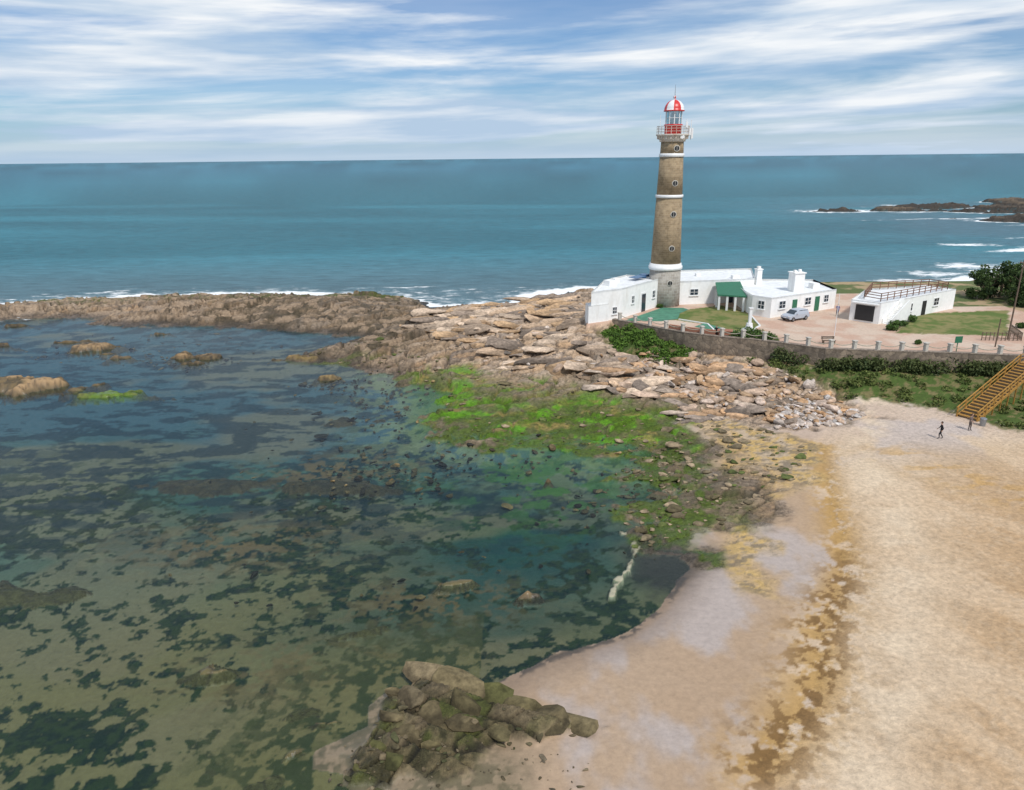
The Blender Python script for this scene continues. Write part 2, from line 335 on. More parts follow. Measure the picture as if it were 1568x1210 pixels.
base=lerp(base,C(.045,.04,.035)*1.0,wetrk*ss(2.2,0,d)*.8)
base=lerp(base,C(.46,.42,.29),spm*.85)
h=np.where(spm>.3,np.maximum(h,.03),h)
# islets
ic=lerp(np.tile(C(.17,.12,.06),(n,1)),C(.09,.07,.042),ss(.42,.62,nf)); ic=lerp(ic,C(.38,.25,.13),ss(.2,.7,h)*ss(.40,.56,nm*.6+q*.4)); ic=lerp(ic,C(.022,.026,.018),ss(.22,-.2,h)*.6)
ic=lerp(ic,C(.11,.20,.012),ss(6,1,np.abs(X+51))*ss(3,1,np.abs(Y-87))*.85)
ic=lerp(ic,C(.30,.21,.07),ss(40,30,np.abs(X-0))*ss(60,80,Y)*ss(.1,.4,h)*.5)
ic=lerp(ic,C(.13,.115,.045),ss(46,42,Y)*ss(-1,-3,X)*.75)
ic=lerp(ic,rd,(1-c2)*.6)
base=np.where(isr[:,None],ic,base)
# front outcrop
oc=lerp(np.tile(C(.165,.13,.065),(n,1)),C(.075,.065,.03),ss(.45,.56,nf*.6+nx*.4)); oc=lerp(oc,C(.095,.11,.022),ss(.5,.6,nm)*.7);oc=lerp(oc,C(.012,.012,.01),(1-c2)*.85);oc=lerp(oc,C(.02,.018,.012),ss(.86,.97,lf)*.9)
oc=lerp(oc,C(.27,.20,.12),ss(.45,.9,h)*ss(.5,.6,q)*.5)
base=lerp(base,oc,oz)
# vegetation ground and plateau
v1=dpoly(X,Y,V1);v2=dpoly(X,Y,V2);vm_=np.maximum(ss(-.8,.6,v1+(nf-.5)*4),ss(-.8,.8,v2+(nf-.5)*4))*(dt<=0)
grn=lerp(np.tile(C(.065,.105,.018),(n,1)),C(.20,.16,.07),ss(.50,.60,nf*.6+nx*.4)*.85)
base=lerp(base,grn,vm_)
pin=lerp(np.tile(C(.52,.345,.255),(n,1)),C(.58,.45,.35),ss(.35,.65,nm))
onT=dt>0
base=np.where(onT[:,None],pin,base)
wild=onT&((X>78)|(Y>124)|((Y>112)&(X>70)))
wc=lerp(np.tile(C(.38,.28,.16),(n,1)),C(.10,.13,.04),ss(.42,.55,nm))
base=np.where(wild[:,None],wc,base)
l1=dpoly(X,Y,LAWN1);l2=dpoly(X,Y,LAWN2)
lawn=lerp(np.tile(C(.10,.145,.03),(n,1)),C(.22,.20,.075),ss(.4,.62,nm*.5+nf*.5))
base=lerp(base,lawn,ss(-.2,.3,l1+(nf-.5)*1.6)*onT)
base=np.where((l2>0)[:,None],lawn,base)
bk=(dt<=0)&(dt>-40)&(Y>134)&(X>25)&(d>0)&(far<.5); base=np.where(bk[:,None],lerp(np.tile(C(.50,.34,.21),(n,1)),C(.13,.12,.06),ss(.4,.6,nm)),base)
base=np.where(((h<0)&~lag)[:,None],C(.03,.08,.09),base)
rough=np.full(n,.95,F32)-.5*ss(.5,0,h)*(h>-.05)-.45*ss(3,0,d)*(Y<50)*(rz<.5)-.4*mauve*ss(3,-3,side)*(dt<0)
bump=np.where(rz>.5,.9,.42).astype(F32);bump=np.maximum(bump,oz);bump=np.where(onT,.12,bump);bump=np.where(h<0,.2,bump);bump=np.where(isr,.9,bump)
bump=np.where((rz<.5)&(dt<0)&(side<0)&(h>0)&(oz<.3)&(gm<.4),.14,bump)
prm=np.stack([np.clip(rough,.3,1),bump,rz],1).astype(F32)
V=np.stack([X,Y,h],1)
idx=np.arange(nr*nc).reshape(nr,nc)
FQ=np.stack([idx[:-1,:-1],idx[:-1,1:],idx[1:,1:],idx[1:,:-1]],-1).reshape(-1,4)
m,nt=newmat('terrain_mat');o=N(nt,'ShaderNodeOutputMaterial');p=N(nt,'ShaderNodeBsdfPrincipled')
a=N(nt,'ShaderNodeAttribute',attribute_name='Col');b=N(nt,'ShaderNodeAttribute',attribute_name='Prm')
sp3=N(nt,'ShaderNodeSeparateColor');L(nt,b.outputs['Color'],sp3.inputs[0])
g=N(nt,'ShaderNodeNewGeometry')
nz=N(nt,'ShaderNodeTexNoise');nz.inputs['Scale'].default_value=2.6;nz.inputs['Detail'].default_value=6;nz.inputs['Roughness'].default_value=.72;L(nt,g.outputs['Position'],nz.inputs['Vector'])
f1=mapr(nt,nz.outputs[0],.3,.7,.66,1.28)
rock_amp=mathn(nt,'POWER',f1,mapr(nt,sp3.outputs[1],0,1,.25,1.7))
vm=N(nt,'ShaderNodeVectorMath',operation='SCALE');L(nt,a.outputs['Color'],vm.inputs[0]);L(nt,rock_amp,vm.inputs['Scale'])
L(nt,vm.outputs[0],p.inputs['Base Color']);L(nt,sp3.outputs[0],p.inputs['Roughness']);p.inputs['Specular IOR Level'].default_value=.35
bp=N(nt,'ShaderNodeBump');bp.inputs['Distance'].default_value=.4;L(nt,nz.outputs[0],bp.inputs['Height']);L(nt,sp3.outputs[1],bp.inputs['Strength']);L(nt,bp.outputs[0],p.inputs['Normal'])
L(nt,p.outputs[0],o.inputs[0])
ground=npmesh('ground',V,FQ,base,m,True,extra={'Prm':prm})
# ------------------------------------------------------------------ water
ri=np.unique(np.append(np.arange(0,nr,2),nr-1));ci=np.unique(np.append(np.arange(0,nc,2),nc-1))
sub=idx[np.ix_(ri,ci)];k=sub.ravel();n_r,n_c=sub.shape
wx,wy,wh,wd,wl=X[k],Y[k],h[k],d[k],lag[k]
id2=np.arange(len(k)).reshape(n_r,n_c)
WF=np.stack([id2[:-1,:-1],id2[:-1,1:],id2[1:,1:],id2[1:,:-1]],-1).reshape(-1,4)
WF=WF[(wh[WF].min(1)<.15)]
dist=np.hypot(wx,wy)
op=np.where(wl,.015,ss(0,-2.0,wd)*.5+.48).astype(F32); op=np.where(dist>230,1,op)
t=ss(145,240,wy)
wc=lerp(np.tile(C(.085,.150,.175),(len(k),1)),C(.034,.158,.198),t)
wc=lerp(wc,C(.044,.155,.215),ss(350,2000,dist))
big_=fbm(wx*.012,wy*.03,4,70); wc=wc*(.80+.40*big_)[:,None]
bs=fbm(wx*.004,wy*.02,4,74);wc=wc*(.88+.24*ss(.4,.6,bs))[:,None]
rightsea=ss(90,200,wx)*ss(600,300,wy)*ss(.4,.6,fbm(wx*.02,wy*.03,3,75)*.5+.3);wc=lerp(wc,C(.08,.15,.19),rightsea*.8)
wc=np.where(wl[:,None],C(.035,.085,.11),wc)
ds=-wd
fw=fbm(wx*.12,wy*.12,4,71);fw2=fbm(wx*.05,wy*.16,4,76)
foam=np.where(wl,0,ss(10,.2,ds+ (fw-.5)*18)*.72).astype(F32)
foam=np.maximum(foam,np.where(wl,0,.48*ss(30,3,ds)))
for cx,cy,rx,ry,s in((147,234,14,6,.78),(158,219,22,6,.80),(120,216,18,2.5,.64),(165,229,14,4,.72),(175,250,16,4,.66),(160,330,34,4,.58),(188,335,26,5,.64),(240,300,36,7,.72),(165,405,18,4,.6),(200,372,30,5,.66),(104,178,13,5,.68),(90,168,15,4,.72),(82,158,9,4,.75),(-30,166,24,3,.58),(-60,168,24,2,.54),(-10,160,16,4,.60),(20,175,18,3,.54),(120,190,16,6,.72),(215,395,50,9,.52),(250,375,40,9,.55),(-90,165,16,3,.58),(210,300,20,4,.66)):
    foam=np.maximum(foam,(s-.16+.32*(fw2-.3))*np.exp(-(((wx-cx+(fw-.5)*14)/rx)**2+((wy-cy-(wx-cx)*.1+(fw2-.5)*14)/ry)**2)))
foam=np.maximum(foam,np.where((wx<-88)&(wy>126)&(wy<150),.48*ss(8,0,-np.minimum(wd,0)),0))
foam=np.where(far[k]>.5,np.maximum(foam,.66*ss(12,0,ds)),foam)
W=np.stack([op,foam,np.where(wl,.0,1)],1).astype(F32)
m,nt=newmat('water_mat');o=N(nt,'ShaderNodeOutputMaterial')
a=N(nt,'ShaderNodeAttribute',attribute_name='Col');b=N(nt,'ShaderNodeAttribute',attribute_name='W');s3=N(nt,'ShaderNodeSeparateColor');L(nt,b.outputs['Color'],s3.inputs[0])
g=N(nt,'ShaderNodeNewGeometry')
mp=N(nt,'ShaderNodeMapping');mp.inputs['Rotation'].default_value=(0,0,.12);mp.inputs['Scale'].default_value=(.30,.9,1);L(nt,g.outputs['Position'],mp.inputs[0])
w1=N(nt,'ShaderNodeTexNoise');w1.inputs['Scale'].default_value=.45;w1.inputs['Detail'].default_value=7;w1.inputs['Roughness'].default_value=.78;L(nt,mp.outputs[0],w1.inputs['Vector'])
w2=N(nt,'ShaderNodeTexNoise');w2.inputs['Scale'].default_value=3.0;w2.inputs['Detail'].default_value=2;L(nt,g.outputs['Position'],w2.inputs['Vector'])
w3=N(nt,'ShaderNodeTexNoise');w3.inputs['Scale'].default_value=.8;w3.inputs['Detail'].default_value=6;w3.inputs['Roughness'].default_value=.75
mp3=N(nt,'ShaderNodeMapping');mp3.inputs['Scale'].default_value=(.35,1,1);L(nt,g.outputs['Position'],mp3.inputs[0]);L(nt,mp3.outputs[0],w3.inputs['Vector'])
fm=mathn(nt,'MULTIPLY',mathn(nt,'SUBTRACT',mathn(nt,'ADD',s3.outputs[1],w3.outputs[0]),.965),8,True)
fm=mathn(nt,'MULTIPLY',fm,mathn(nt,'GREATER_THAN',s3.outputs[1],.01))
cap=mathn(nt,'MULTIPLY',mathn(nt,'SUBTRACT',w3.outputs[0],.69),8,True);cap=mathn(nt,'MULTIPLY',cap,mathn(nt,'MULTIPLY',s3.outputs[2],.6));fm=mathn(nt,'MAXIMUM',fm,cap)
var=mapr(nt,w1.outputs[0],.3,.7,.58,1.42)
vs=N(nt,'ShaderNodeVectorMath',operation='SCALE');L(nt,a.outputs['Color'],vs.inputs[0]);L(nt,var,vs.inputs['Scale'])
cc=mixc(nt,fm,vs.outputs[0],(.82,.84,.84))
df=N(nt,'ShaderNodeBsdfDiffuse');L(nt,cc,df.inputs[0])
tr=N(nt,'ShaderNodeBsdfTransparent');tr.inputs[0].default_value=(.84,.94,.92,1)
opac=mathn(nt,'MAXIMUM',s3.outputs[0],fm)
mx=N(nt,'ShaderNodeMixShader');L(nt,opac,mx.inputs[0]);L(nt,tr.outputs[0],mx.inputs[1]);L(nt,df.outputs[0],mx.inputs[2])
seaB=N(nt,'ShaderNodeBump');seaB.inputs['Distance'].default_value=.6;L(nt,w1.outputs[0],seaB.inputs['Height']);L(nt,mapr(nt,s3.outputs[2],0,1,.05,.9),seaB.inputs['Strength'])
lb=N(nt,'ShaderNodeBump');lb.inputs['Distance'].default_value=.03;lb.inputs['Strength'].default_value=.5;L(nt,w2.outputs[0],lb.inputs['Height']);L(nt,seaB.outputs[0],lb.inputs['Normal'])
gl=N(nt,'ShaderNodeBsdfGlossy');L(nt,lb.outputs[0],gl.inputs['Normal']);L(nt,mapr(nt,s3.outputs[2],0,1,.06,.28),gl.inputs['Roughness'])
fr_=N(nt,'ShaderNodeFresnel');fr_.inputs['IOR'].default_value=1.30;L(nt,lb.outputs[0],fr_.inputs['Normal'])
frc=mathn(nt,'MINIMUM',mathn(nt,'MULTIPLY',fr_.outputs[0],.68),mapr(nt,s3.outputs[2],0,1,.6,.20))
frc=mathn(nt,'MULTIPLY',frc,mathn(nt,'SUBTRACT',1,fm))
m2=N(nt,'ShaderNodeMixShader');L(nt,frc,m2.inputs[0]);L(nt,mx.outputs[0],m2.inputs[1]);L(nt,gl.outputs[0],m2.inputs[2]);L(nt,m2.outputs[0],o.inputs[0])
wz=np.zeros(len(k),F32)
water=npmesh('sea_water',np.stack([wx,wy,wz],1),WF,wc,m,True,extra={'W':W})
# ------------------------------------------------------------------ boulders
def rock_templates(nv=8,lo=.45,hi=.8,cuts=10):
    T=[]
    for i in range(nv):
        bm=bmesh.new();bmesh.ops.create_icosphere(bm,subdivisions=2,radius=1)
        co=np.array([v.co[:] for v in bm.verts]);Fc=np.array([[v.index for v in f_.verts] for f_ in bm.faces]);bm.free()
        for kk in range(cuts):
            nn=RNG.normal(size=3);nn/=np.linalg.norm(nn);c=RNG.uniform(lo,hi);dd=co@nn;ex=np.maximum(dd-c,0);co=co-ex[:,None]*nn
        T.append((co,Fc))
    return T
RT=rock_templates()
def scatter(name,pts,sizes,cols,mat,squash=.6,sink=.3,T=RT,strike=None,elong=1.5):
    Vs=[];Fs=[];Cs=[];off=0;hz=height(pts[:,0],pts[:,1])
    for i,(pt,s) in enumerate(zip(pts,sizes)):
        co,Fc=T[RNG.integers(len(T))];a_=RNG.uniform(0,6.28) if strike is None else strike+RNG.normal(0,.25);c,s_=math.cos(a_),math.sin(a_)
        v=co*np.array([s*RNG.uniform(.9,elong),s*RNG.uniform(.55,1),s*squash*RNG.uniform(.7,1.2)])
        v[:,2]+=v[:,0]*RNG.uniform(-.2,.2)+v[:,1]*(RNG.uniform(-.25,.25) if strike is None else RNG.uniform(0,.35))
        v=np.stack([v[:,0]*c-v[:,1]*s_,v[:,0]*s_+v[:,1]*c,v[:,2]],1)+np.array([pt[0],pt[1],max(hz[i],-.35)+s*squash*(.6-sink)])
        Vs.append(v);Fs.append(Fc+off);off+=len(v)
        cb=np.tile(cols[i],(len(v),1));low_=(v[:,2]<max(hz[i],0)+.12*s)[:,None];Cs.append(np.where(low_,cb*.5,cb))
    return npmesh(name,np.concatenate(Vs),np.concatenate(Fs),np.concatenate(Cs).astype(F32),mat,False)
rockm=attrmat('boulder_mat',.9,2.2,.5,.7)
def inpoly(P,nn,pad=0):
    P_=np.array(P);lo=P_.min(0)-pad;hi=P_.max(0)+pad;o_=[]
    while sum(map(len,o_))<nn:
        q_=RNG.uniform(lo,hi,(nn*3,2));m_=dpoly(q_[:,0],q_[:,1],P)>-pad;o_.append(q_[m_])
    return np.concatenate(o_)[:nn]
def pal(nn,cs):
    cs=np.array(cs);return cs[RNG.integers(len(cs),size=nn)]*RNG.uniform(.72,1.12,(nn,1))
warm=[(.50,.36,.26),(.57,.44,.35),(.46,.31,.19),(.30,.235,.185),(.57,.48,.41),(.50,.305,.165)]
B1=[(17,94),(24,90),(33,87.0),(35,82),(37,78.5),(38,73),(30,69),(24,75),(19,80),(14,88)]
p1=inpoly(B1,750);s1=np.clip(RNG.lognormal(-1.15,.6,750),.12,1.1)
p2=inpoly([(27,70),(31,77),(36,79),(38.5,73),(33,70)],260);s2=np.clip(RNG.lognormal(-1.1,.4,260),.12,.7)
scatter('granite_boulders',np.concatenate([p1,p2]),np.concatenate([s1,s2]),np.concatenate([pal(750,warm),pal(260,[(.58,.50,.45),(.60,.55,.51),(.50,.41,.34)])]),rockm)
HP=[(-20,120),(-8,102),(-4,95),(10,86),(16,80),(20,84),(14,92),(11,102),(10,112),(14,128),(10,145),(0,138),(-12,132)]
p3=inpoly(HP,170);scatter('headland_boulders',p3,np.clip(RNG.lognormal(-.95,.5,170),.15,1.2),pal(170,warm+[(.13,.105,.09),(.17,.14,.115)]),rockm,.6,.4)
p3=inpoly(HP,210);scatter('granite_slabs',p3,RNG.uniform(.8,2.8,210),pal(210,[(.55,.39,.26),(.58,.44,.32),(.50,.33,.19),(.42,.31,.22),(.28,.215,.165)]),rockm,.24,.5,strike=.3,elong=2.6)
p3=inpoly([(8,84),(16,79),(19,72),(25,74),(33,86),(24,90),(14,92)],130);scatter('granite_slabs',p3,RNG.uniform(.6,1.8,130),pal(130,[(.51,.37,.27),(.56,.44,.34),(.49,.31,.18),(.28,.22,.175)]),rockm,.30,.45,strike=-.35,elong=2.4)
g_=lambda cx,cy,sx_,sy_,nn:np.stack([RNG.normal(cx,sx_,nn),RNG.normal(cy,sy_,nn)],1)
p4=np.concatenate([g_(-17,84,5,8,190),g_(-13,61,5,3.5,130),g_(-24,91,2.5,2,40),g_(-49,104,5,2.5,90),g_(-66,110,5,2.5,40),g_(-3,66,9,3,100),g_(8,56,3,5,60),g_(-10,47,7,3,20),g_(-78,90,9,3,20),g_(-60,113,16,6,80)])
hz=height(p4[:,0],p4[:,1]);p4=p4[hz<.3];nn=len(p4)
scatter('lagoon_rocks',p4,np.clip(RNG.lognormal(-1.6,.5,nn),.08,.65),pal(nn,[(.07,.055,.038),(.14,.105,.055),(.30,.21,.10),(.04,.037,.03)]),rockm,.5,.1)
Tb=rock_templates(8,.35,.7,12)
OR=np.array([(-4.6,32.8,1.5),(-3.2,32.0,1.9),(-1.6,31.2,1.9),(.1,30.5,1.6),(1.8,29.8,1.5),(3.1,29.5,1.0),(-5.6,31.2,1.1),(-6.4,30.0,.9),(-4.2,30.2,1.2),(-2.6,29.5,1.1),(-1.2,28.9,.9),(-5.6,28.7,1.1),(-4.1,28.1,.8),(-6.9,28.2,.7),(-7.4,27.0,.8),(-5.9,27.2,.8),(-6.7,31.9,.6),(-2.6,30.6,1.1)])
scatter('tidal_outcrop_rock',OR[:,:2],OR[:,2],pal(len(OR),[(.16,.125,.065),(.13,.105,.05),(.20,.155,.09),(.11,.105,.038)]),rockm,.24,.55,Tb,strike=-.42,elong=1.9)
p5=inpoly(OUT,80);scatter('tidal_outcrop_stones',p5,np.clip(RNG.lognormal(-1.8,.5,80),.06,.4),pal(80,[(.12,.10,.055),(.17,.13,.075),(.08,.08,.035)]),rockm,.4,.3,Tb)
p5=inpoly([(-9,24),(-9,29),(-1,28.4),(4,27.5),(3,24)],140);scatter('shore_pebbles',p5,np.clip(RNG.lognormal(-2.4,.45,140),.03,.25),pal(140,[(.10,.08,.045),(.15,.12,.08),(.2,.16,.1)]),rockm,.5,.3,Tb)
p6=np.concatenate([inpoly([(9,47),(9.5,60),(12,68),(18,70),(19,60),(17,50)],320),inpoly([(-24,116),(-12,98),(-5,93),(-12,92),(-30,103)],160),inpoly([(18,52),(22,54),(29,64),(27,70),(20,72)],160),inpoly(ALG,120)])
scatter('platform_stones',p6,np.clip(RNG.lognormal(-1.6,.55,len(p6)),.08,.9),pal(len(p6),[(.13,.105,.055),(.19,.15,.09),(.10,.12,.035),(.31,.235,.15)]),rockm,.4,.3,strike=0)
# ------------------------------------------------------------------ foliage
leafm=attrmat('foliage_mat',.75,3,.25,0)
def clump_mesh(name,centers,radii,nleaf,leaf,cola,colb,parent=None,zs=.8,mat=leafm):
    tot=[];cc_=[]
    for (c,r_) in zip(centers,radii):
        nL=max(12,int(nleaf*(r_**1.6)))
        dv=RNG.normal(size=(nL,3));dv/=np.linalg.norm(dv,axis=1)[:,None];rad=RNG.uniform(.45,1.08,(nL,1))**.6*r_
        pz=dv*rad*np.array([1,1,zs])+np.array(c);cl=RNG.normal(0,.15)
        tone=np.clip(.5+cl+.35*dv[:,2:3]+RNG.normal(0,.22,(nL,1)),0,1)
        u_=RNG.normal(size=(nL,3));u_/=np.linalg.norm(u_,axis=1)[:,None];v_=np.cross(u_,RNG.normal(size=(nL,3)));v_/=np.linalg.norm(v_,axis=1)[:,None]
        sz=leaf*RNG.uniform(.6,1.4,(nL,1));u_*=sz;v_*=sz*.55
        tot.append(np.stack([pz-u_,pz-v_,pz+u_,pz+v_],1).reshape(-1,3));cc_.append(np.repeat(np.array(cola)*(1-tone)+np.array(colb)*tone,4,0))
    V_=np.concatenate(tot);return npmesh(name,V_,np.arange(len(V_)).reshape(-1,4),np.concatenate(cc_).astype(F32),mat,False,parent)
def slope(name,q_,rmin,rmax,ca,cb,leaf=.16,nleaf=160,thr=.42,zs=.55,dz=.25):
    z_=height(q_[:,0],q_[:,1]);rr_=RNG.uniform(rmin,rmax,len(q_))
    gm_=fbm(q_[:,0]*.5,q_[:,1]*.5,3,80)>thr;q_,z_,rr_=q_[gm_],z_[gm_],rr_[gm_]
    return clump_mesh(name,[(a_[0],a_[1],z__+r_*dz) for a_,z__,r_ in zip(q_,z_,rr_)],rr_,nleaf,leaf,ca,cb,zs=zs)
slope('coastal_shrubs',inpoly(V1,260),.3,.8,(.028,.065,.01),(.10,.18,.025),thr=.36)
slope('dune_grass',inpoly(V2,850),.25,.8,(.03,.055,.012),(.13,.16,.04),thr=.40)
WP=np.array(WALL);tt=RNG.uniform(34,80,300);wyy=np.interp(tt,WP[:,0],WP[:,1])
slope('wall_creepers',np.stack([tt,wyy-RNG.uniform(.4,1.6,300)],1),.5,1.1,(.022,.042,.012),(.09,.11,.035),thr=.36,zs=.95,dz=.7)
def tree(name,base,hgt,cr):
    e=empty(name,(0,0,0));bm=bmesh.new();x0,y0,z0=base;cs=[];rs=[]
    addcyl(bm,(x0,y0,z0-.2),(x0+.15,y0,z0+hgt*.45),.22,.14)
    for i in range(7):
        a_=i*.9+random.random();rr_=cr*random.uniform(.35,.8);t_=Vector((x0+math.cos(a_)*rr_,y0+math.sin(a_)*rr_,z0+hgt*random.uniform(.45,.85)))
        addcyl(bm,(x0+.1,y0,z0+hgt*random.uniform(.2,.45)),t_,.1,.03,6)
    for i in range(30):
        a_=random.uniform(0,6.28);rr_=cr*math.sqrt(random.random());zz=z0+hgt*random.uniform(.15,.95)*(1-.25*(rr_/cr)**2)
        cs.append((x0+math.cos(a_)*rr_,y0+math.sin(a_)*rr_,zz));rs.append(random.uniform(.5,1.05))
    bmobj('trunk',bm,bark,e);clump_mesh('crown',cs,rs,210,.17,(.014,.034,.011),(.065,.105,.026),e)
bark=simple('bark',(.10,.075,.05),.9)
for i,(bx,by,hg,cr) in enumerate([(79,118,5.0,3.0),(82,119.5,6.2,3.5),(86.5,120,6.8,3.6),(83,115,5.5,3.2),(87.5,115,6,3.5),(92,119,6.5,3.5),(81.5,112.5,4.2,2.4),(86,110,4.6,2.8)]):
    tree('coastal_tree',(bx,by,5),hg,cr)
def bush(base,r_,name='garden_bush',ca=(.03,.065,.015),cb=(.10,.17,.04)):
    x0,y0,z0=base;cs=[(x0+random.uniform(-r_,r_)*.6,y0+random.uniform(-r_,r_)*.6,z0+r_*random.uniform(.3,.8)) for _ in range(7)]
    clump_mesh(name,cs,[r_*.6]*7,420,.10,ca,cb)
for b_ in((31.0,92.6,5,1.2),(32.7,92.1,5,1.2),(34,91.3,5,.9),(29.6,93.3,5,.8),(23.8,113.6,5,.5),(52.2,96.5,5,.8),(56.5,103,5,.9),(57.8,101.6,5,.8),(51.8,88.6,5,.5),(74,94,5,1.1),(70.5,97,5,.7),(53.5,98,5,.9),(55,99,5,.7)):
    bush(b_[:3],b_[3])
# ------------------------------------------------------------------ materials for man-made things
white=simple('white_render',(.86,.86,.84),.8,.06,2,.12,dirt=(.62,.59,.53))
roofw=simple('white_roof',(.80,.81,.81),.75,.12,1.2,.1,dirt=(.54,.54,.52))
glass=simple('window_glass',(.03,.045,.06),.12,.1,2,0)
dark=simple('dark_opening',(.02,.02,.022),.6,.2,2,0)
greenp=simple('green_paint',(.03,.16,.085),.5,.15,3,.05)
pavg=simple('green_paving',(.07,.22,.14),.8,.3,1.5,.1)
red=simple('red_paint',(.62,.035,.03),.35,.12,3,.03)
wpaint=simple('white_paint',(.80,.80,.79),.4,.08,3,.03)
rust=simple('rusty_white_iron',(.66,.60,.52),.7,.2,5,.1,dirt=(.36,.17,.07))
brown=simple('brown_railing',(.20,.10,.06),.7,.2,5,.05)
wood=simple('yellow_wood',(.42,.22,.045),.75,.4,6,.1)
woodd=simple('grey_wood',(.14,.10,.07),.8,.3,6,.1)
conc=simple('concrete_post',(.54,.50,.44),.85,.2,5,.15)
brickr=simple('terracotta_brick',(.36,.16,.10),.85,.25,6,.2)
ropem=simple('rope',(.40,.36,.28),.9,.2,5,0)
metal=simple('grey_metal',(.30,.31,.32),.45,.1,5,0,metal=.6)
black=simple('black_rubber',(.02,.02,.02),.6,.1,5,0)
def stonemat(name,c0,c1_,mort,sx_,sy_,uv=False,bumps=.5,amp=(.72,1.22)):
    m,nt=newmat(name);o=N(nt,'ShaderNodeOutputMaterial');p=N(nt,'ShaderNodeBsdfPrincipled');tc=N(nt,'ShaderNodeTexCoord')
    if uv:
        t_=N(nt,'ShaderNodeTexBrick');t_.inputs['Scale'].default_value=1;t_.inputs['Brick Width'].default_value=sx_;t_.inputs['Row Height'].default_value=sy_;t_.inputs['Mortar Size'].default_value=.02
        t_.inputs['Color1'].default_value=(*c0,1);t_.inputs['Color2'].default_value=(*c1_,1);t_.inputs['Mortar'].default_value=(*mort,1);L(nt,tc.outputs['UV'],t_.inputs[0]);cc_=t_.outputs[0];hh_=t_.outputs['Fac'];inv=True
    else:
        v=N(nt,'ShaderNodeTexVoronoi');v.inputs['Scale'].default_value=sx_;v2_=N(nt,'ShaderNodeTexVoronoi',feature='DISTANCE_TO_EDGE');v2_.inputs['Scale'].default_value=sx_
        for q_ in(v,v2_):L(nt,tc.outputs['Object'],q_.inputs['Vector'])
        sc=N(nt,'ShaderNodeSeparateColor');L(nt,v.outputs['Color'],sc.inputs[0]);cc_=mixc(nt,sc.outputs[0],c0,c1_)
        e_=mapr(nt,v2_.outputs[0],0,.08,0,1);cc_=mixc(nt,e_,mort,cc_);hh_=e_;inv=False
    nz=N(nt,'ShaderNodeTexNoise');nz.inputs['Scale'].default_value=1.6;nz.inputs['Detail'].default_value=7;nz.inputs['Roughness'].default_value=.7;L(nt,tc.outputs['Object'],nz.inputs['Vector'])
    f_=mapr(nt,nz.outputs[0],.3,.7,*amp);vs=N(nt,'ShaderNodeVectorMath',operation='SCALE');L(nt,cc_,vs.inputs[0]);L(nt,f_,vs.inputs['Scale']);L(nt,vs.outputs[0],p.inputs['Base Color'])
    p.inputs['Roughness'].default_value=.9;b_=N(nt,'ShaderNodeBump',invert=inv);b_.inputs['Strength'].default_value=bumps;b_.inputs['Distance'].default_value=.05;L(nt,hh_,b_.inputs['Height']);L(nt,b_.outputs[0],p.inputs['Normal']);L(nt,p.outputs[0],o.inputs[0]);return m
towerm=stonemat('tower_stone',(.36,.27,.165),(.28,.205,.12),(.38,.30,.20),.7,.33,True,.5,amp=(.66,1.25))
towerg=stonemat('tower_base_stone',(.42,.39,.34),(.30,.27,.23),(.50,.48,.44),.8,.45,True)
wallst=stonemat('rubble_stone',(.32,.25,.18),(.16,.125,.095),(.20,.16,.12),1.5,1,amp=(.5,1.3))
# ------------------------------------------------------------------ lighthouse
TX,TY=24.9,116.2
LH=empty('lighthouse',(0,0,0))
def lathe(name,prof,mat,seg=48,parent=LH,smooth=True,cx=TX,cy=TY):
    bm=bmesh.new();uvl=bm.loops.layers.uv.new('UVMap');rings=[]
    for (r_,z_) in prof: rings.append([bm.verts.new((cx+r_*math.cos(2*math.pi*i/seg),cy+r_*math.sin(2*math.pi*i/seg),z_)) for i in range(seg)])
    rm=max(p_[0] for p_ in prof)
    for j in range(len(prof)-1):
        for i in range(seg):
            i2=(i+1)%seg
            f_=bm.faces.new((rings[j][i],rings[j][i2],rings[j+1][i2],rings[j+1][i]));f_.smooth=smooth
            for l_,(aa,zz) in zip(f_.loops,((i,prof[j][1]),(i+1,prof[j][1]),(i+1,prof[j+1][1]),(i,prof[j+1][1]))): l_[uvl].uv=(aa/seg*2*math.pi*rm,zz)
    for ring,flip in((rings[0],True),(rings[-1],False)):
        if prof[0 if flip else -1][0]>1e-3: bm.faces.new(ring[::-1] if flip else ring)
    return bmobj(name,bm,mat,parent)
lathe('stone_base',[(2.55,4.6),(2.5,8),(2.45,10.8)],towerg)
lathe('lower_band',[(2.5,10.8),(2.68,10.95),(2.68,11.35),(2.56,11.4),(2.50,11.8),(2.4,11.82)],wpaint)
def rad(z): return 2.36+(1.70-2.36)*(z-11.8)/(30.3-11.8)
lathe('shaft',[(rad(11.82),11.82),(rad(17),17),(rad(21.9),21.9)],towerm)
lathe('middle_band',[(rad(21.9),21.9),(rad(22)+.14,21.92),(rad(22)+.14,22.35),(rad(22.4),22.37)],wpaint)
lathe('shaft_upper',[(rad(22.37),22.37),(rad(27.9),27.9)],towerm)
lathe('upper_band',[(rad(27.9),27.9),(rad(28)+.13,27.92),(rad(28)+.13,28.42),(rad(28.4),28.45)],wpaint)
lathe('shaft_top',[(rad(28.45),28.45),(rad(30.1),30.1)],towerm)
lathe('gallery_cornice',[(rad(30.1),30.1),(1.95,30.15),(1.95,30.35),(2.15,30.5),(2.2,30.9),(2.5,31.0),(2.55,31.2),(1.5,31.22)],rust)
bm=bmesh.new()
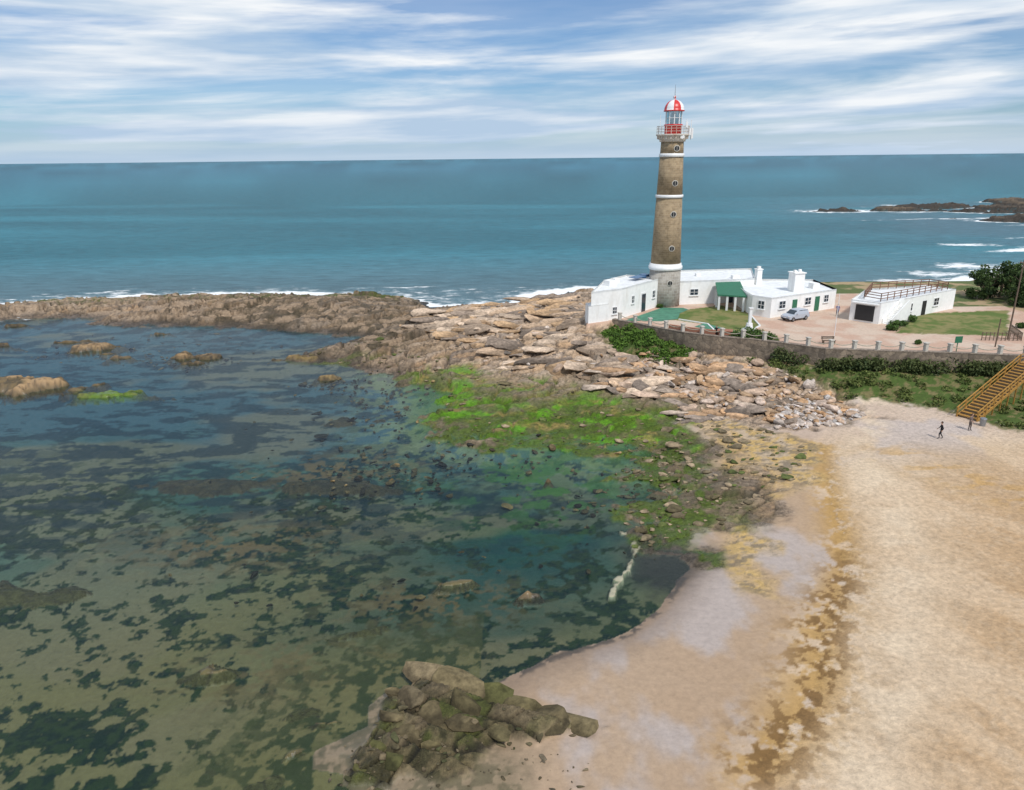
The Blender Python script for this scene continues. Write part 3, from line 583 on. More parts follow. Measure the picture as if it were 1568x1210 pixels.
for i in range(20):
    a_=i/20*2*math.pi;x_,y_=TX+2.42*math.cos(a_),TY+2.42*math.sin(a_);addcyl(bm,(x_,y_,31.2),(x_,y_,32.35),.035,seg=6)
    a2=(i+1)/20*2*math.pi;x2,y2=TX+2.42*math.cos(a2),TY+2.42*math.sin(a2)
    for z_ in(31.6,32.0,32.35): addcyl(bm,(x_,y_,z_),(x2,y2,z_),.03,seg=6)
    addbox(bm,(TX+2.15*math.cos(a_),TY+2.15*math.sin(a_),30.75),(.4,.14,.45),a_)
bmobj('gallery_railing',bm,rust,LH)
lathe('lantern_wall',[(1.28,31.2),(1.28,32.4),(1.4,32.45),(1.4,32.6),(1.2,32.62)],red,32)
lathe('lantern_core',[(.5,32.6),(.55,33.2),(.4,34.3)],simple('lens',(.35,.42,.42),.1,.1,3,0),16)
gm_,nt=newmat('lantern_glass');o=N(nt,'ShaderNodeOutputMaterial');g1=N(nt,'ShaderNodeBsdfGlossy');g1.inputs[0].default_value=(.7,.8,.85,1);g1.inputs[1].default_value=.05;t1=N(nt,'ShaderNodeBsdfTransparent');t1.inputs[0].default_value=(.6,.75,.78,1);mm=N(nt,'ShaderNodeMixShader');mm.inputs[0].default_value=.35;L(nt,t1.outputs[0],mm.inputs[1]);L(nt,g1.outputs[0],mm.inputs[2]);L(nt,mm.outputs[0],o.inputs[0])
lathe('lantern_glazing',[(1.18,32.62),(1.18,34.5)],gm_,16,smooth=False)
bm=bmesh.new()
for i in range(10):
    a_=i/10*2*math.pi+.2;x_,y_=TX+1.22*math.cos(a_),TY+1.22*math.sin(a_);addbox(bm,(x_,y_,33.55),(.07,.12,1.86),a_)
    a2=(i+1)/10*2*math.pi+.2
    addcyl(bm,(x_,y_,33.5),(TX+1.22*math.cos(a2),TY+1.22*math.sin(a2),33.5),.035,seg=6)
bmobj('lantern_mullions',bm,wpaint,LH)
bm=bmesh.new();seg=48;prof=[(1.55,34.45),(1.55,34.6)]+[(1.5*math.cos(t_),34.6+1.5*math.sin(t_)) for t_ in np.linspace(.02,1.45,9)]+[(.16,36.15),(.16,36.35),(.28,36.42),(.1,36.65)]
rg_=[[bm.verts.new((TX+r_*math.cos(2*math.pi*i/seg),TY+r_*math.sin(2*math.pi*i/seg),z_)) for i in range(seg)] for r_,z_ in prof]
for j in range(len(prof)-1):
    for i in range(seg):
        f_=bm.faces.new((rg_[j][i],rg_[j][(i+1)%seg],rg_[j+1][(i+1)%seg],rg_[j+1][i]));f_.smooth=True;f_.material_index=0 if ((i+2)//6)%2==0 or j<1 else 1
bm.faces.new(rg_[0][::-1]);bm.faces.new(rg_[-1])
addcyl(bm,(TX,TY,36.6),(TX,TY,38.2),.05,.02,6,2)
bmobj('dome',bm,[red,wpaint,metal],LH)
bm=bmesh.new()
for z_ in(29.15,24.1,19.5,14.3,8.9):
    r_=rad(z_) if z_>11 else 2.48
    addcyl(bm,(TX+.35,TY-r_-.10,z_),(TX+.35,TY-r_+.4,z_),.46,seg=20,mat=2)
    addcyl(bm,(TX+.35,TY-r_-.14,z_),(TX+.35,TY-r_+.3,z_),.36,seg=20,mat=1)
    addbox(bm,(TX+.35,TY-r_-.15,z_),(.04,.03,.7),0,2)
bmobj('round_windows',bm,[wpaint,dark,simple('window_ring',(.58,.55,.48),.8,.1,3,0)],LH)
bm=bmesh.new()
addcyl(bm,(TX+2.6,TY-.6,30.4),(TX+2.6,TY-.6,33.2),.05,seg=6);addbox(bm,(TX+2.75,TY-.7,31.3),(.28,.25,1.5));addbox(bm,(TX+2.2,TY-1.5,31.5),(.35,.2,.9),.5)
addcyl(bm,(TX-2.2,TY-1,31.2),(TX-2.2,TY-1,33.9),.04,seg=6);addcyl(bm,(TX+1.6,TY-1.8,31.2),(TX+1.6,TY-1.8,33.3),.04,seg=6);addbox(bm,(TX+1.6,TY-1.95,32.5),(.3,.18,.8))
addcyl(bm,(TX+1.0,TY-2.25,30.8),(TX+1.0,TY-2.05,30.8),.3,seg=14)
bmobj('antennas',bm,wpaint,LH)
# ------------------------------------------------------------------ buildings
def building(name,poly,z0,z1,parent,par=.35,mat=white):
    bm=bmesh.new();A_=sum(poly[i][0]*poly[(i+1)%len(poly)][1]-poly[(i+1)%len(poly)][0]*poly[i][1] for i in range(len(poly)))
    if A_<0: poly=poly[::-1]
    b_=[bm.verts.new((x_,y_,z0)) for x_,y_ in poly];t_=[bm.verts.new((x_,y_,z1)) for x_,y_ in poly]
    for i in range(len(poly)): bm.faces.new((b_[i],b_[(i+1)%len(poly)],t_[(i+1)%len(poly)],t_[i]))
    top=bm.faces.new(t_);bm.faces.new(b_[::-1])
    if par:
        bmesh.ops.inset_region(bm,faces=[top],thickness=.28,use_even_offset=True)
        for v in top.verts:v.co.z-=par
    top.material_index=1
    return bmobj(name,bm,[mat,roofw],parent,bevel=.03)
def onwall(bm,p0,p1,t_,z_,w_,h_,depth=.08,mat=0):
    p0=Vector((*p0,0));p1=Vector((*p1,0));d_=(p1-p0);n_=Vector((d_.y,-d_.x,0)).normalized();c_=p0+d_*t_;a_=math.atan2(d_.y,d_.x)
    addbox(bm,(c_.x+n_.x*(depth/2-.04),c_.y+n_.y*(depth/2-.04),z_),(w_,depth,h_),a_,mat)
def window(bm,p0,p1,t_,z_,w_,h_):
    onwall(bm,p0,p1,t_,z_,w_+.24,h_+.24,.12,0);onwall(bm,p0,p1,t_,z_,w_,h_,.14,1);onwall(bm,p0,p1,t_,z_,.06,h_,.17,0);onwall(bm,p0,p1,t_,z_,w_,.06,.165,0);onwall(bm,p0,p1,t_,z_-h_/2-.16,w_+.4,.09,.24,0)
KB=empty('keepers_building')
wing=[(11.6,103),(16.4,105.8),(24,114.9),(19.1,118.7),(14.8,113.5)]
building('west_wing',wing,3.4,9.6,KB)
building('west_low_annex',[(11.2,102.6),(14.4,104.4),(13.6,106),(11.0,105)],3.0,7.6,KB,.2)
mid=[(26,115.6),(40.1,118),(43.1,129),(29,127.5)]
building('middle_range',mid,4.6,8.9,KB)
east=[(38.5,105),(51,111.8),(51,121),(40.2,122.4),(36.6,117.3),(36.4,107.3)]
building('east_block',east,4.6,8.1,KB)
building('link_block',[(19.5,118.8),(24.5,114.6),(27,117),(29,127),(22,124)],4.6,8.6,KB,.25)
bm=bmesh.new()
window(bm,wing[0],wing[1],.78,6.4,.7,.9)
window(bm,wing[1],wing[2],.28,7.4,.6,1.0)
onwall(bm,wing[1],wing[2],.55,6.5,1.5,3.0,.12,0);onwall(bm,wing[1],wing[2],.55,6.4,1.15,2.75,.16,1);window(bm,wing[1],wing[2],.82,7.3,.7,1.0)
window(bm,mid[0],mid[1],.27,7.0,1.3,.9);window(bm,mid[0],mid[1],.62,6.8,.7,1.2)
onwall(bm,mid[0],mid[1],.74,6.1,1.1,2.2,.14,1)
window(bm,east[5],east[0],.5,6.8,.9,1.1)
window(bm,east[0],east[1],.16,6.8,1.2,1.0);window(bm,east[0],east[1],.55,6.8,1.2,1.0);window(bm,east[0],east[1],.84,6.8,.9,1.0)
onwall(bm,east[0],east[1],.70,6.2,.95,2.2,.14,2)
onwall(bm,east[0],east[1],.35,6.2,.95,2.2,.14,2)
bmobj('windows_and_doors',bm,[wpaint,glass,greenp],KB)
bm=bmesh.new()
def rbox(x_,y_,z0,z1,sx_,sy_,rz=0,mat=0): addbox(bm,(x_,y_,(z0+z1)/2),(sx_,sy_,z1-z0),rz,mat)
rbox(44.6,112,7.7,10.6,1.7,1.8,.2);rbox(44.6,112,10.6,10.75,2.0,2.1,.2);rbox(44.1,111.6,10.75,11.1,.4,.4,.2);rbox(45.1,112.3,10.75,11.1,.4,.4,.2)
rbox(40.8,118.5,7.7,10.2,.9,.9,.2);rbox(40.8,118.5,10.2,10.35,1.1,1.1,.2);rbox(40.8,118.5,10.35,10.75,.5,.5,.2)
rbox(37.5,120,8.5,9.1,1.2,1,.1);rbox(48.5,114.5,7.7,8.6,1.2,1.2,.3);rbox(15.2,110,9.2,10.1,1.4,1.4,.6);rbox(16.5,113.2,9.2,9.9,.9,.9,.6);rbox(32,123,8.5,9.0,.8,.8,.1)
bmobj('chimneys',bm,white,KB,bevel=.03)
bm=bmesh.new();addbox(bm,(20.3,115.2,9.75),(2.8,1.5,.08),.85);addbox(bm,(21.8,117.2,9.6),(1.4,1.2,.5),.85)
bmobj('solar_panels',bm,simple('solar',(.05,.13,.26),.25,.2,4,0),KB)
bm=bmesh.new();P4=[(32.3,111.4),(36.3,109.6),(37.4,116.9),(33.2,116.3)];zt=[7.45,7.45,8.55,8.55]
a_=[bm.verts.new((x_,y_,z_)) for (x_,y_),z_ in zip(P4,zt)];b_=[bm.verts.new((x_,y_,z_-.22)) for (x_,y_),z_ in zip(P4,zt)]
bm.faces.new(a_);bm.faces.new(b_[::-1])
for i in range(4): bm.faces.new((b_[i],b_[(i+1)%4],a_[(i+1)%4],a_[i]))
bmobj('porch_roof',bm,greenp,KB)
bm=bmesh.new()
for t_ in(0.04,.35,.66,.97):
    x_=32.5+(36.1-32.5)*t_;y_=111.6+(109.9-111.6)*t_;addbox(bm,(x_,y_,6.12),(.32,.32,2.40),-.43)
for t_ in(.45,.95):addbox(bm,(32.5+.8*t_,111.6+4.4*t_,6.12),(.3,.3,2.5),-.43)
bmobj('porch_pillars',bm,wpaint,KB,bevel=.02)
GH=empty('white_annex_house');gh=[(49.4,103.2),(52.3,100.2),(60,105),(69,110.6),(66.5,114.5),(55.5,111.5)]
building('walls',gh,4.6,8.1,GH,.22)
bm=bmesh.new();onwall(bm,gh[0],gh[1],.5,6.35,2.6,2.2,.14,1);onwall(bm,gh[0],gh[1],.5,7.75,3.6,.14,.5,0);window(bm,gh[1],gh[2],.82,6.6,1.0,1.0);window(bm,gh[2],gh[3],.5,6.7,1.2,1.0);onwall(bm,gh[2],gh[3],.2,6.1,.95,2.1,.14,1)
bmobj('openings',bm,[wpaint,dark],GH)
bm=bmesh.new()
def rail(bm,pts,hgt=1.0,step=1.3,rr_=.04,lv=(.5,1.0)):
    for i in range(len(pts)-1):
        a_=Vector(pts[i]);b_=Vector(pts[i+1]);n_=max(1,int((b_-a_).length/step))
        for j in range(n_+1):
            q_=a_.lerp(b_,j/n_);addcyl(bm,q_,q_+Vector((0,0,hgt)),rr_,seg=6)
        for l_ in lv: addcyl(bm,a_+Vector((0,0,l_*hgt)),b_+Vector((0,0,l_*hgt)),rr_,seg=6)
rail(bm,[(52.8,101.5,8.0),(59.6,105.6,8.0),(67.6,110.6,8.0),(66.2,113.4,8.0),(56,110.9,8.0),(51.5,103.8,8.0),(52.8,101.5,8.0)],1.15,1.4,.06,(.35,.7,1.0))
bmobj('roof_railing',bm,brown,GH)
bm=bmesh.new()
prof=[(0,0),(4.6,0),(4.6,3.2),(4.0,3.2),(0,.8)];d_=Vector((69-52.3,110.6-100.2,0)).normalized();n_=Vector((d_.y,-d_.x,0))
SO=Vector((52.9,100.6,4.9))
for off in(.02,1.2):
    o0=SO+n_*off
    A_=[bm.verts.new(o0+d_*u_+Vector((0,0,v_))) for u_,v_ in prof];B_=[bm.verts.new(o0+n_*.16+d_*u_+Vector((0,0,v_))) for u_,v_ in prof]
    bm.faces.new(A_);bm.faces.new(B_[::-1])
    for i in range(5):bm.faces.new((A_[i],A_[(i+1)%5],B_[(i+1)%5],B_[i]))
for i in range(13):
    c_=SO+n_*.69+d_*(.2+i*.33);addbox(bm,(c_.x,c_.y,4.9+(i+1)*.09),(.33,1.0,(i+1)*.18),math.atan2(d_.y,d_.x))
bmesh.ops.recalc_face_normals(bm,faces=bm.faces[:]);bmobj('outside_stair',bm,white,GH)
# ------------------------------------------------------------------ retaining wall & post fence
RW=empty('stone_retaining_wall');bm=bmesh.new();bc=bmesh.new()
for i in range(len(WALL)-1):
    a_=Vector((*WALL[i],0));b_=Vector((*WALL[i+1],0));c_=(a_+b_)/2;L_=(b_-a_).length;an=math.atan2(b_.y-a_.y,b_.x-a_.x);zt_=5.25
    addbox(bm,(c_.x,c_.y,(2.0+zt_)/2),(L_+.3,.55,zt_-2.0-(.003*(i%2))),an);addbox(bc,(c_.x,c_.y,zt_+.05+.004*(i%2)),(L_+.25,.62,.1),an)
bmobj('wall_body',bm,wallst,RW);bmobj('wall_coping',bc,simple('coping',(.30,.24,.19),.9,.5,4,.3),RW)
PF=empty('post_and_rope_fence');bm=bmesh.new();br=bmesh.new()
def along(P,step,start=0):
    o_=[];carry=start
    for i in range(len(P)-1):
        a_=Vector(P[i]);b_=Vector(P[i+1]);L_=(b_-a_).length;t_=carry
        while t_<L_: o_.append(a_.lerp(b_,t_/L_));t_+=step
        carry=t_-L_
    return o_
pts=along([(*w_,5.3) for w_ in WALL],2.7,1)
for i,q_ in enumerate(pts):
    addbox(bm,(q_.x,q_.y,5.78),(.42,.42,1.0),.3);addbox(bm,(q_.x,q_.y,6.34),(.55,.55,.14),.3)
    if i:
        p_=pts[i-1];prev=None
        for t_ in np.linspace(0,1,7):
            c_=p_.lerp(q_,t_);c_.z=6.1-.35*(1-(2*t_-1)**2)
            if prev: addcyl(br,prev,c_,.055,seg=5)
            prev=c_.copy()
bmobj('posts',bm,conc,PF,bevel=.02);bmobj('ropes',br,ropem,PF)
bm=bmesh.new()
for (a_,b_) in(((23.9,96.3),(27.4,94.1)),((22.0,98.0),(23.9,96.3))):
    a_=Vector((*a_,0));b_=Vector((*b_,0));c_=(a_+b_)/2;addbox(bm,(c_.x,c_.y,5.4),((b_-a_).length,.35,.85),math.atan2(b_.y-a_.y,b_.x-a_.x))
addbox(bm,(28.6,93.9,5.55),(1.7,1.0,.5),-.3);addbox(bm,(28.6,93.9,5.85),(2.0,1.3,.1),-.3)
bmobj('brick_parapet',bm,brickr,None,bevel=.02)
def sheet(name,P,z_,mat,parent=None):
    bm=bmesh.new();f_=bm.faces.new([bm.verts.new((x_,y_,z_)) for x_,y_ in P]);bmesh.ops.triangulate(bm,faces=[f_]);bm.normal_update()
    for ff_ in bm.faces:
        if ff_.normal.z<0: ff_.normal_flip()
    return bmobj(name,bm,mat,parent)
sheet('green_paving',[(16.9,104.4),(18.6,104.0),(22,103.6),(24.8,105.0),(26,109),(28,111.8),(27.5,113.2),(24.2,113.6)],5.03,pavg)
sheet('green_path',[(26,99.8),(27.0,98.6),(30.3,94.6),(32.0,94.9),(29.2,99.8),(28.0,102)],5.034,pavg)
bm=bmesh.new()
K=[(24.9,104.6),(28.3,101.4),(28.1,96.2),(31,94.2),(35.3,99.8),(36.2,106.5)]
for i in range(len(K)-1):
    a_=Vector((*K[i],0));b_=Vector((*K[i+1],0));c_=(a_+b_)/2;addbox(bm,(c_.x,c_.y,5.06+.002*i),((b_-a_).length+.1,.22,.14),math.atan2(b_.y-a_.y,b_.x-a_.x))
bmobj('white_kerb',bm,wpaint)
MO=empty('white_monument');bm=bmesh.new();addcyl(bm,(32.7,96.6,5),(32.7,96.6,5.35),.95,.95,16);addcyl(bm,(32.7,96.6,5.35),(32.7,96.6,6.2),.55,.4,12);addbox(bm,(32.7,96.6,7.2),(.38,.38,2.0));addbox(bm,(32.7,96.6,8.25),(.55,.55,.15));bmobj('obelisk',bm,wpaint,MO,bevel=.02)
def pole(name,x_,y_,z_,hg,arm=True,mat=woodd,r0=.11):
    e=empty(name);bm=bmesh.new();addcyl(bm,(x_,y_,z_-.3),(x_,y_,z_+hg),r0,r0*.7,8)
    if arm: addbox(bm,(x_,y_,z_+hg-.35),(1.4,.1,.1),.4);[addcyl(bm,(x_+s_*math.cos(.4),y_+s_*math.sin(.4),z_+hg-.3),(x_+s_*math.cos(.4),y_+s_*math.sin(.4),z_+hg-.1),.04,seg=6) for s_ in(-.6,0,.6)]
    bmobj('mast',bm,mat,e)
pole('utility_pole',64.4,90.6,5,10.3);pole('flag_pole',42.4,91.9,5,6.0,False,wpaint,.05);pole('garden_lamp_post',51.2,104.6,5,2.6,False,metal,.06);pole('wooden_post',60.4,86.9,5,3.6,False,woodd,.09)
WF_=empty('wooden_fence');bm=bmesh.new();rail(bm,[(60.8,90.3,5),(65.6,89.8,5),(67.5,95,5)],1.1,.45,.05,(.3,.9));bmobj('rails',bm,woodd,WF_)
SG=empty('green_sign');bm=bmesh.new();addcyl(bm,(53.9,84.2,5.1),(53.9,84.2,6.6),.05,seg=6);addbox(bm,(53.9,84.1,6.7),(.9,.08,.8),.1);bmobj('panel',bm,greenp,SG)
BN=empty('park_bench');bm=bmesh.new()
for i in range(3): addbox(bm,(40.6,89.2+i*.16,5.45),(1.7,.12,.05))
for i in range(2): addbox(bm,(40.6,89.75,5.65+i*.18),(1.7,.05,.13))
for s_ in(-.7,.7): addbox(bm,(40.6+s_,89.3,5.2),(.08,.5,.42));addbox(bm,(40.6+s_,89.72,5.6),(.08,.05,.5))
bmobj('slats',bm,woodd,BN)
# ------------------------------------------------------------------ beach stairs
ST=empty('yellow_wooden_stairs');bm=bmesh.new()
A0=Vector((47.5,70.4,1.75));A1=Vector((58.2,77.6,5.35));dd=A1-A0;hd=Vector((dd.x,dd.y,0)).normalized();nn_=Vector((-hd.y,hd.x,0));an=math.atan2(hd.y,hd.x)
ns=20
for i in range(ns):
    c_=A0+dd*(i+.5)/ns;addbox(bm,c_,(.42,2.0,.07),an);addbox(bm,(c_.x+hd.x*.28,c_.y+hd.y*.28,c_.z+.09),(.03,1.9,.14),an,1)
for s_ in(-1,1):
    a_=A0+nn_*s_;b_=A1+nn_*s_;M_=Matrix.Translation((a_+b_)/2)@Matrix.Rotation(an,4,'Z')@Matrix.Rotation(-math.atan2(dd.z,Vector((dd.x,dd.y)).length),4,'Y')
    addbox(bm,(0,0,-.1),(dd.length,.08,.3),0,0,M_);addbox(bm,(0,0,.95),(dd.length,.1,.09),0,0,M_);addbox(bm,(0,0,.5),(dd.length,.06,.12),0,0,M_)
    for i in range(9):
        q_=a_.lerp(b_,i/8);hz0=float(height([q_.x],[q_.y])[0]);addbox(bm,(q_.x,q_.y,(min(hz0,q_.z-.3)+q_.z+.95)/2),(.11,.12,q_.z+.95-min(hz0,q_.z-.3)),an)
B0=A1;B1_=A1+Vector((2.6,1.6,0))
addbox(bm,((B0+B1_)/2),(3.2,2.2,.08),an)
for s_ in(-1,1):
    for z_ in(.5,.95): addcyl(bm,B0+nn_*s_+Vector((0,0,z_)),B1_+nn_*s_+Vector((0,0,z_)),.05,seg=6)
bmobj('steps_and_rails',bm,[wood,woodd],ST)
TB=empty('litter_bin');bm=bmesh.new();z_=float(height([47.9],[68.4])[0]);addcyl(bm,(47.9,68.4,z_),(47.9,68.4,z_+.75),.26,.3,14);addcyl(bm,(47.9,68.4,z_+.75),(47.9,68.4,z_+.83),.33,.3,14);addcyl(bm,(47.9,68.4,z_+.83),(47.9,68.4,z_+.9),.3,.1,14);bmobj('body',bm,metal,TB)
# ------------------------------------------------------------------ car
def car(name,loc,rz,colr):
    e=empty(name,loc);e.rotation_euler=(0,0,rz);paint=simple('car_paint',colr,.25,.04,2,0)
    W2=.86;bm=bmesh.new()
    low=[(-2.05,.35),(-2.1,.62),(-2.0,.98),(-1.85,1.02),(.75,1.04),(1.75,.93),(2.02,.78),(2.08,.5),(2.0,.32)]
    def ext(pr,w0,w1=None,mi=0):
        w1=w1 or w0;A_=[];B_=[]
        for i,(x_,z__) in enumerate(pr):
            ww=w0 if z__<1.06 else w1;A_.append(bm.verts.new((x_,-ww,z__)));B_.append(bm.verts.new((x_,ww,z__)))
        fs=[bm.faces.new(A_),bm.faces.new(B_[::-1])]
        for i in range(len(pr)): fs.append(bm.faces.new((A_[(i+1)%len(pr)],A_[i],B_[i],B_[(i+1)%len(pr)])))
        for f_ in fs:f_.material_index=mi
    ext(low,W2)
    ext([(-1.95,1.0),(-1.7,1.5),(-1.3,1.62),(.05,1.62),(.35,1.5),(1.05,1.02)],W2-.03,W2-.2)
    bmesh.ops.recalc_face_normals(bm,faces=bm.faces[:]);bmobj('body',bm,paint,e,bevel=.06)
    bm=bmesh.new()
    ext([(-1.72,1.08),(-1.55,1.46),(-.75,1.5),(-.75,1.08)],W2-.01,W2-.15);ext([(-.65,1.08),(-.65,1.5),(-.02,1.5),(.2,1.42),(.78,1.08)],W2-.01,W2-.15)
    M_=Matrix.Translation((.735,0,1.27))@Matrix.Rotation(math.radians(34.5),4,'Y');addbox(bm,(0,0,.02),(.72,1.3,.05),0,0,M_)
    M_=Matrix.Translation((-1.86,0,1.28))@Matrix.Rotation(math.radians(-63.5),4,'Y');addbox(bm,(0,0,.02),(.42,1.25,.06),0,0,M_)
    bmesh.ops.recalc_face_normals(bm,faces=bm.faces[:]);bmobj('windows',bm,glass,e)
    bm=bmesh.new()
    for x_ in(-1.3,1.3):
        for s_ in(-1,1):
            addcyl(bm,(x_,s_*.70,.33),(x_,s_*.90,.33),.33,seg=20,mat=0);addcyl(bm,(x_,s_*.88,.33),(x_,s_*.92,.33),.19,seg=14,mat=1)
    addbox(bm,(2.06,0,.42),(.08,1.3,.16),0,0);bmobj('wheels',bm,[black,metal],e)
    bm=bmesh.new();[addbox(bm,(1.98,s_*.62,.74),(.14,.34,.14),0,0) for s_ in(-1,1)];[addbox(bm,(-2.04,s_*.72,.85),(.08,.2,.3),0,1) for s_ in(-1,1)];addbox(bm,(2.1,0,.55),(.02,.5,.11),0,0)
    bmobj('lights',bm,[wpaint,red],e)
    bm=bmesh.new();[addbox(bm,(.65,s_*.92,1.08),(.14,.18,.14)) for s_ in(-1,1)];bmobj('mirrors',bm,paint,e)
car('parked_car',(41.7,103.7,5.01),math.radians(28+180),(.42,.46,.52))
# ------------------------------------------------------------------ people
skin=simple('skin',(.45,.27,.19),.6,.05,5,0)
def person(name,loc,rz,pose,top,bot,hairc):
    e=empty(name,loc);e.rotation_euler=(0,0,rz)
    mt=simple('shirt',top,.85,.1,8,0);mb=simple('trousers',bot,.85,.1,8,0);mh=simple('hair',hairc,.8,.2,20,0);ms=simple('shoes',(.05,.04,.04),.7,.1,5,0)
    if pose=='walk':
        J=dict(pel=(0,0,.93),sp=(0,.01,1.15),ch=(0,.02,1.36),nk=(0,.03,1.5),hd=(0,.05,1.58),
         lh=(-.09,0,.90),lk=(-.10,.16,.50),la=(-.10,.10,.10),lt=(-.10,.28,.05),rh=(.09,0,.90),rk=(.10,-.02,.48),ra=(.10,-.25,.12),rt=(.10,-.09,.04),
         ls=(-.18,.02,1.41),le=(-.23,-.10,1.14),lw=(-.22,-.02,.90),rs=(.18,.02,1.41),re=(.23,.10,1.15),rw=(.20,.28,.98))
    elif pose=='stand':
        J=dict(pel=(0,0,.93),sp=(0,.0,1.15),ch=(0,0,1.36),nk=(0,.01,1.5),hd=(0,.03,1.58),
         lh=(-.09,0,.90),lk=(-.11,.03,.49),la=(-.12,0,.09),lt=(-.14,.18,.04),rh=(.09,0,.90),rk=(.11,.02,.49),ra=(.13,-.02,.09),rt=(.17,.15,.04),
         ls=(-.18,0,1.41),le=(-.25,-.04,1.13),lw=(-.22,.10,.90),rs=(.18,0,1.41),re=(.26,.0,1.14),rw=(.14,.22,1.08))
    else:
        J=dict(pel=(0,0,.52),sp=(0,.03,.74),ch=(0,.08,.95),nk=(0,.12,1.09),hd=(0,.16,1.17),
         lh=(-.09,.02,.52),lk=(-.14,.44,.52),la=(-.14,.46,.10),lt=(-.14,.64,.05),rh=(.09,.02,.52),rk=(.14,.44,.52),ra=(.14,.42,.10),rt=(.16,.60,.05),
         ls=(-.18,.08,1.0),le=(-.24,.18,.74),lw=(-.12,.38,.62),rs=(.18,.08,1.0),re=(.24,.18,.74),rw=(.12,.38,.62))
    R=dict(pel=.145,sp=.12,ch=.15,nk=.055,hd=.06,lh=.095,rh=.095,lk=.062,rk=.062,la=.042,ra=.042,lt=.035,rt=.035,ls=.06,rs=.06,le=.045,re=.045,lw=.03,rw=.03)
    E=[('pel','sp'),('sp','ch'),('ch','nk'),('nk','hd'),('pel','lh'),('lh','lk'),('lk','la'),('la','lt'),('pel','rh'),('rh','rk'),('rk','ra'),('ra','rt'),('ch','ls'),('ls','le'),('le','lw'),('ch','rs'),('rs','re'),('re','rw')]
    ks=list(J);me=bpy.data.meshes.new('b');me.from_pydata([J[k_] for k_ in ks],[(ks.index(a_),ks.index(b_)) for a_,b_ in E],[])
    ob=bpy.data.objects.new('body_tmp',me);link(ob);ob.modifiers.new('s','SKIN')
    for i,k_ in enumerate(ks): me.skin_vertices[0].data[i].radius=(R[k_],R[k_]*(.8 if k_ in('pel','sp','ch') else 1));me.skin_vertices[0].data[i].use_root=(k_=='pel')
    sb=ob.modifiers.new('u','SUBSURF');sb.levels=2;sb.render_levels=2
    dg=bpy.context.evaluated_depsgraph_get();m2_=bpy.data.meshes.new_from_object(ob.evaluated_get(dg));bpy.data.objects.remove(ob)
    m2_.materials.clear();[m2_.materials.append(q_) for q_ in(mt,mb,skin,ms)]
    nkz=J['nk'][2];pz=J['pel'][2]
    def near(c_,*n_): return min(( c_-Vector(J[k_])).length for k_ in n_)
    for f_ in m2_.polygons:
        c_=f_.center;f_.use_smooth=True
        if near(c_,'la','ra','lt','rt')<.13: f_.material_index=3
        elif c_.z>nkz-.02 or near(c_,'lw','rw')<.09: f_.material_index=2
        elif (pose!='sit' and c_.z<pz+.02 and near(c_,'lw','rw')>.2 and near(c_,'le','re')>.1) or (pose=='sit' and (c_.z<.56 )): f_.material_index=1
    o_=bpy.data.objects.new('body',m2_);link(o_,e)
    bm=bmesh.new();hd=Vector(J['hd'])+Vector((0,.02,.09))
    r_=bmesh.ops.create_uvsphere(bm,u_segments=16,v_segments=12,radius=1)
    for v in r_['verts']:
        c_=v.co.copy();w_=.078*(1-.18*max(0,-c_.z));v.co=hd+Vector((c_.x*w_,c_.y*.098,c_.z*.118))
    bmesh.ops.create_cone(bm,segments=6,radius1=.018,radius2=.004,depth=.05,matrix=Matrix.Translation(hd+Vector((0,.10,-.005))))
    for s_ in(-1,1): bmesh.ops.create_uvsphere(bm,u_segments=6,v_segments=6,radius=.022,matrix=Matrix.Translation(hd+Vector((s_*.078,0,0))))
    for s_,w_ in((-1,'lw'),(1,'rw')):
        el=Vector(J['le' if s_<0 else 're']);wr=Vector(J[w_]);dr=(wr-el).normalized();pal_=wr+dr*.06
        addcyl(bm,wr-dr*.01,pal_+dr*.02,.03,.036,8)
        for i in range(4): addcyl(bm,pal_+Vector((0,(i-1.5)*.017,0)),pal_+dr*(.09-.01*abs(i-1.3))+Vector((-s_*.015,(i-1.5)*.02,0)),.009,.007,6)
        addcyl(bm,wr+dr*.03+Vector((0,.025,0)),wr+dr*.075+Vector((-s_*.01,.06,0)),.011,.008,6)
    bmobj('head_and_hands',bm,skin,e,True)
    bm=bmesh.new()
    for s_ in(-1,1): bmesh.ops.create_uvsphere(bm,u_segments=6,v_segments=6,radius=.011,matrix=Matrix.Translation(hd+Vector((s_*.03,.087,.01))))
    addbox(bm,hd+Vector((0,.09,-.05)),(.045,.012,.01));r_=bmesh.ops.create_uvsphere(bm,u_segments=14,v_segments=10,radius=1)
    for v in r_['verts']:
        c_=v.co.copy();v.co=hd+Vector((c_.x*.088,c_.y*.10-.025,c_.z*.115+.03))
        if c_.z<-.2: v.co.y-=.02
    bmobj('hair_and_eyes',bm,mh,e,True)
zz=lambda x_,y_:float(height([x_],[y_])[0])
person('woman_walking',(41.9,65.4,zz(41.9,65.4)),math.radians(70),'walk',(.015,.015,.018),(.02,.02,.025),(.04,.025,.015))
person('man_standing',(45.9,67.3,zz(45.9,67.3)),math.radians(200),'stand',(.16,.12,.10),(.10,.08,.07),(.05,.03,.02))
person('visitor_sitting',(27.7,94.7,5.0),math.radians(150),'sit',(.02,.02,.03),(.03,.03,.05),(.03,.02,.015))
person('visitor_standing',(49.0,106.2,5.0),math.radians(150),'stand',(.1,.12,.3),(.05,.05,.08),(.03,.02,.015))
bm=bmesh.new();addbox(bm,(27.7,94.75,5.21),(.5,.5,.42),.3);addbox(bm,(27.7,94.75,5.44),(.6,.6,.05),.3);bmobj('stone_seat',bm,brickr,None,bevel=.02)
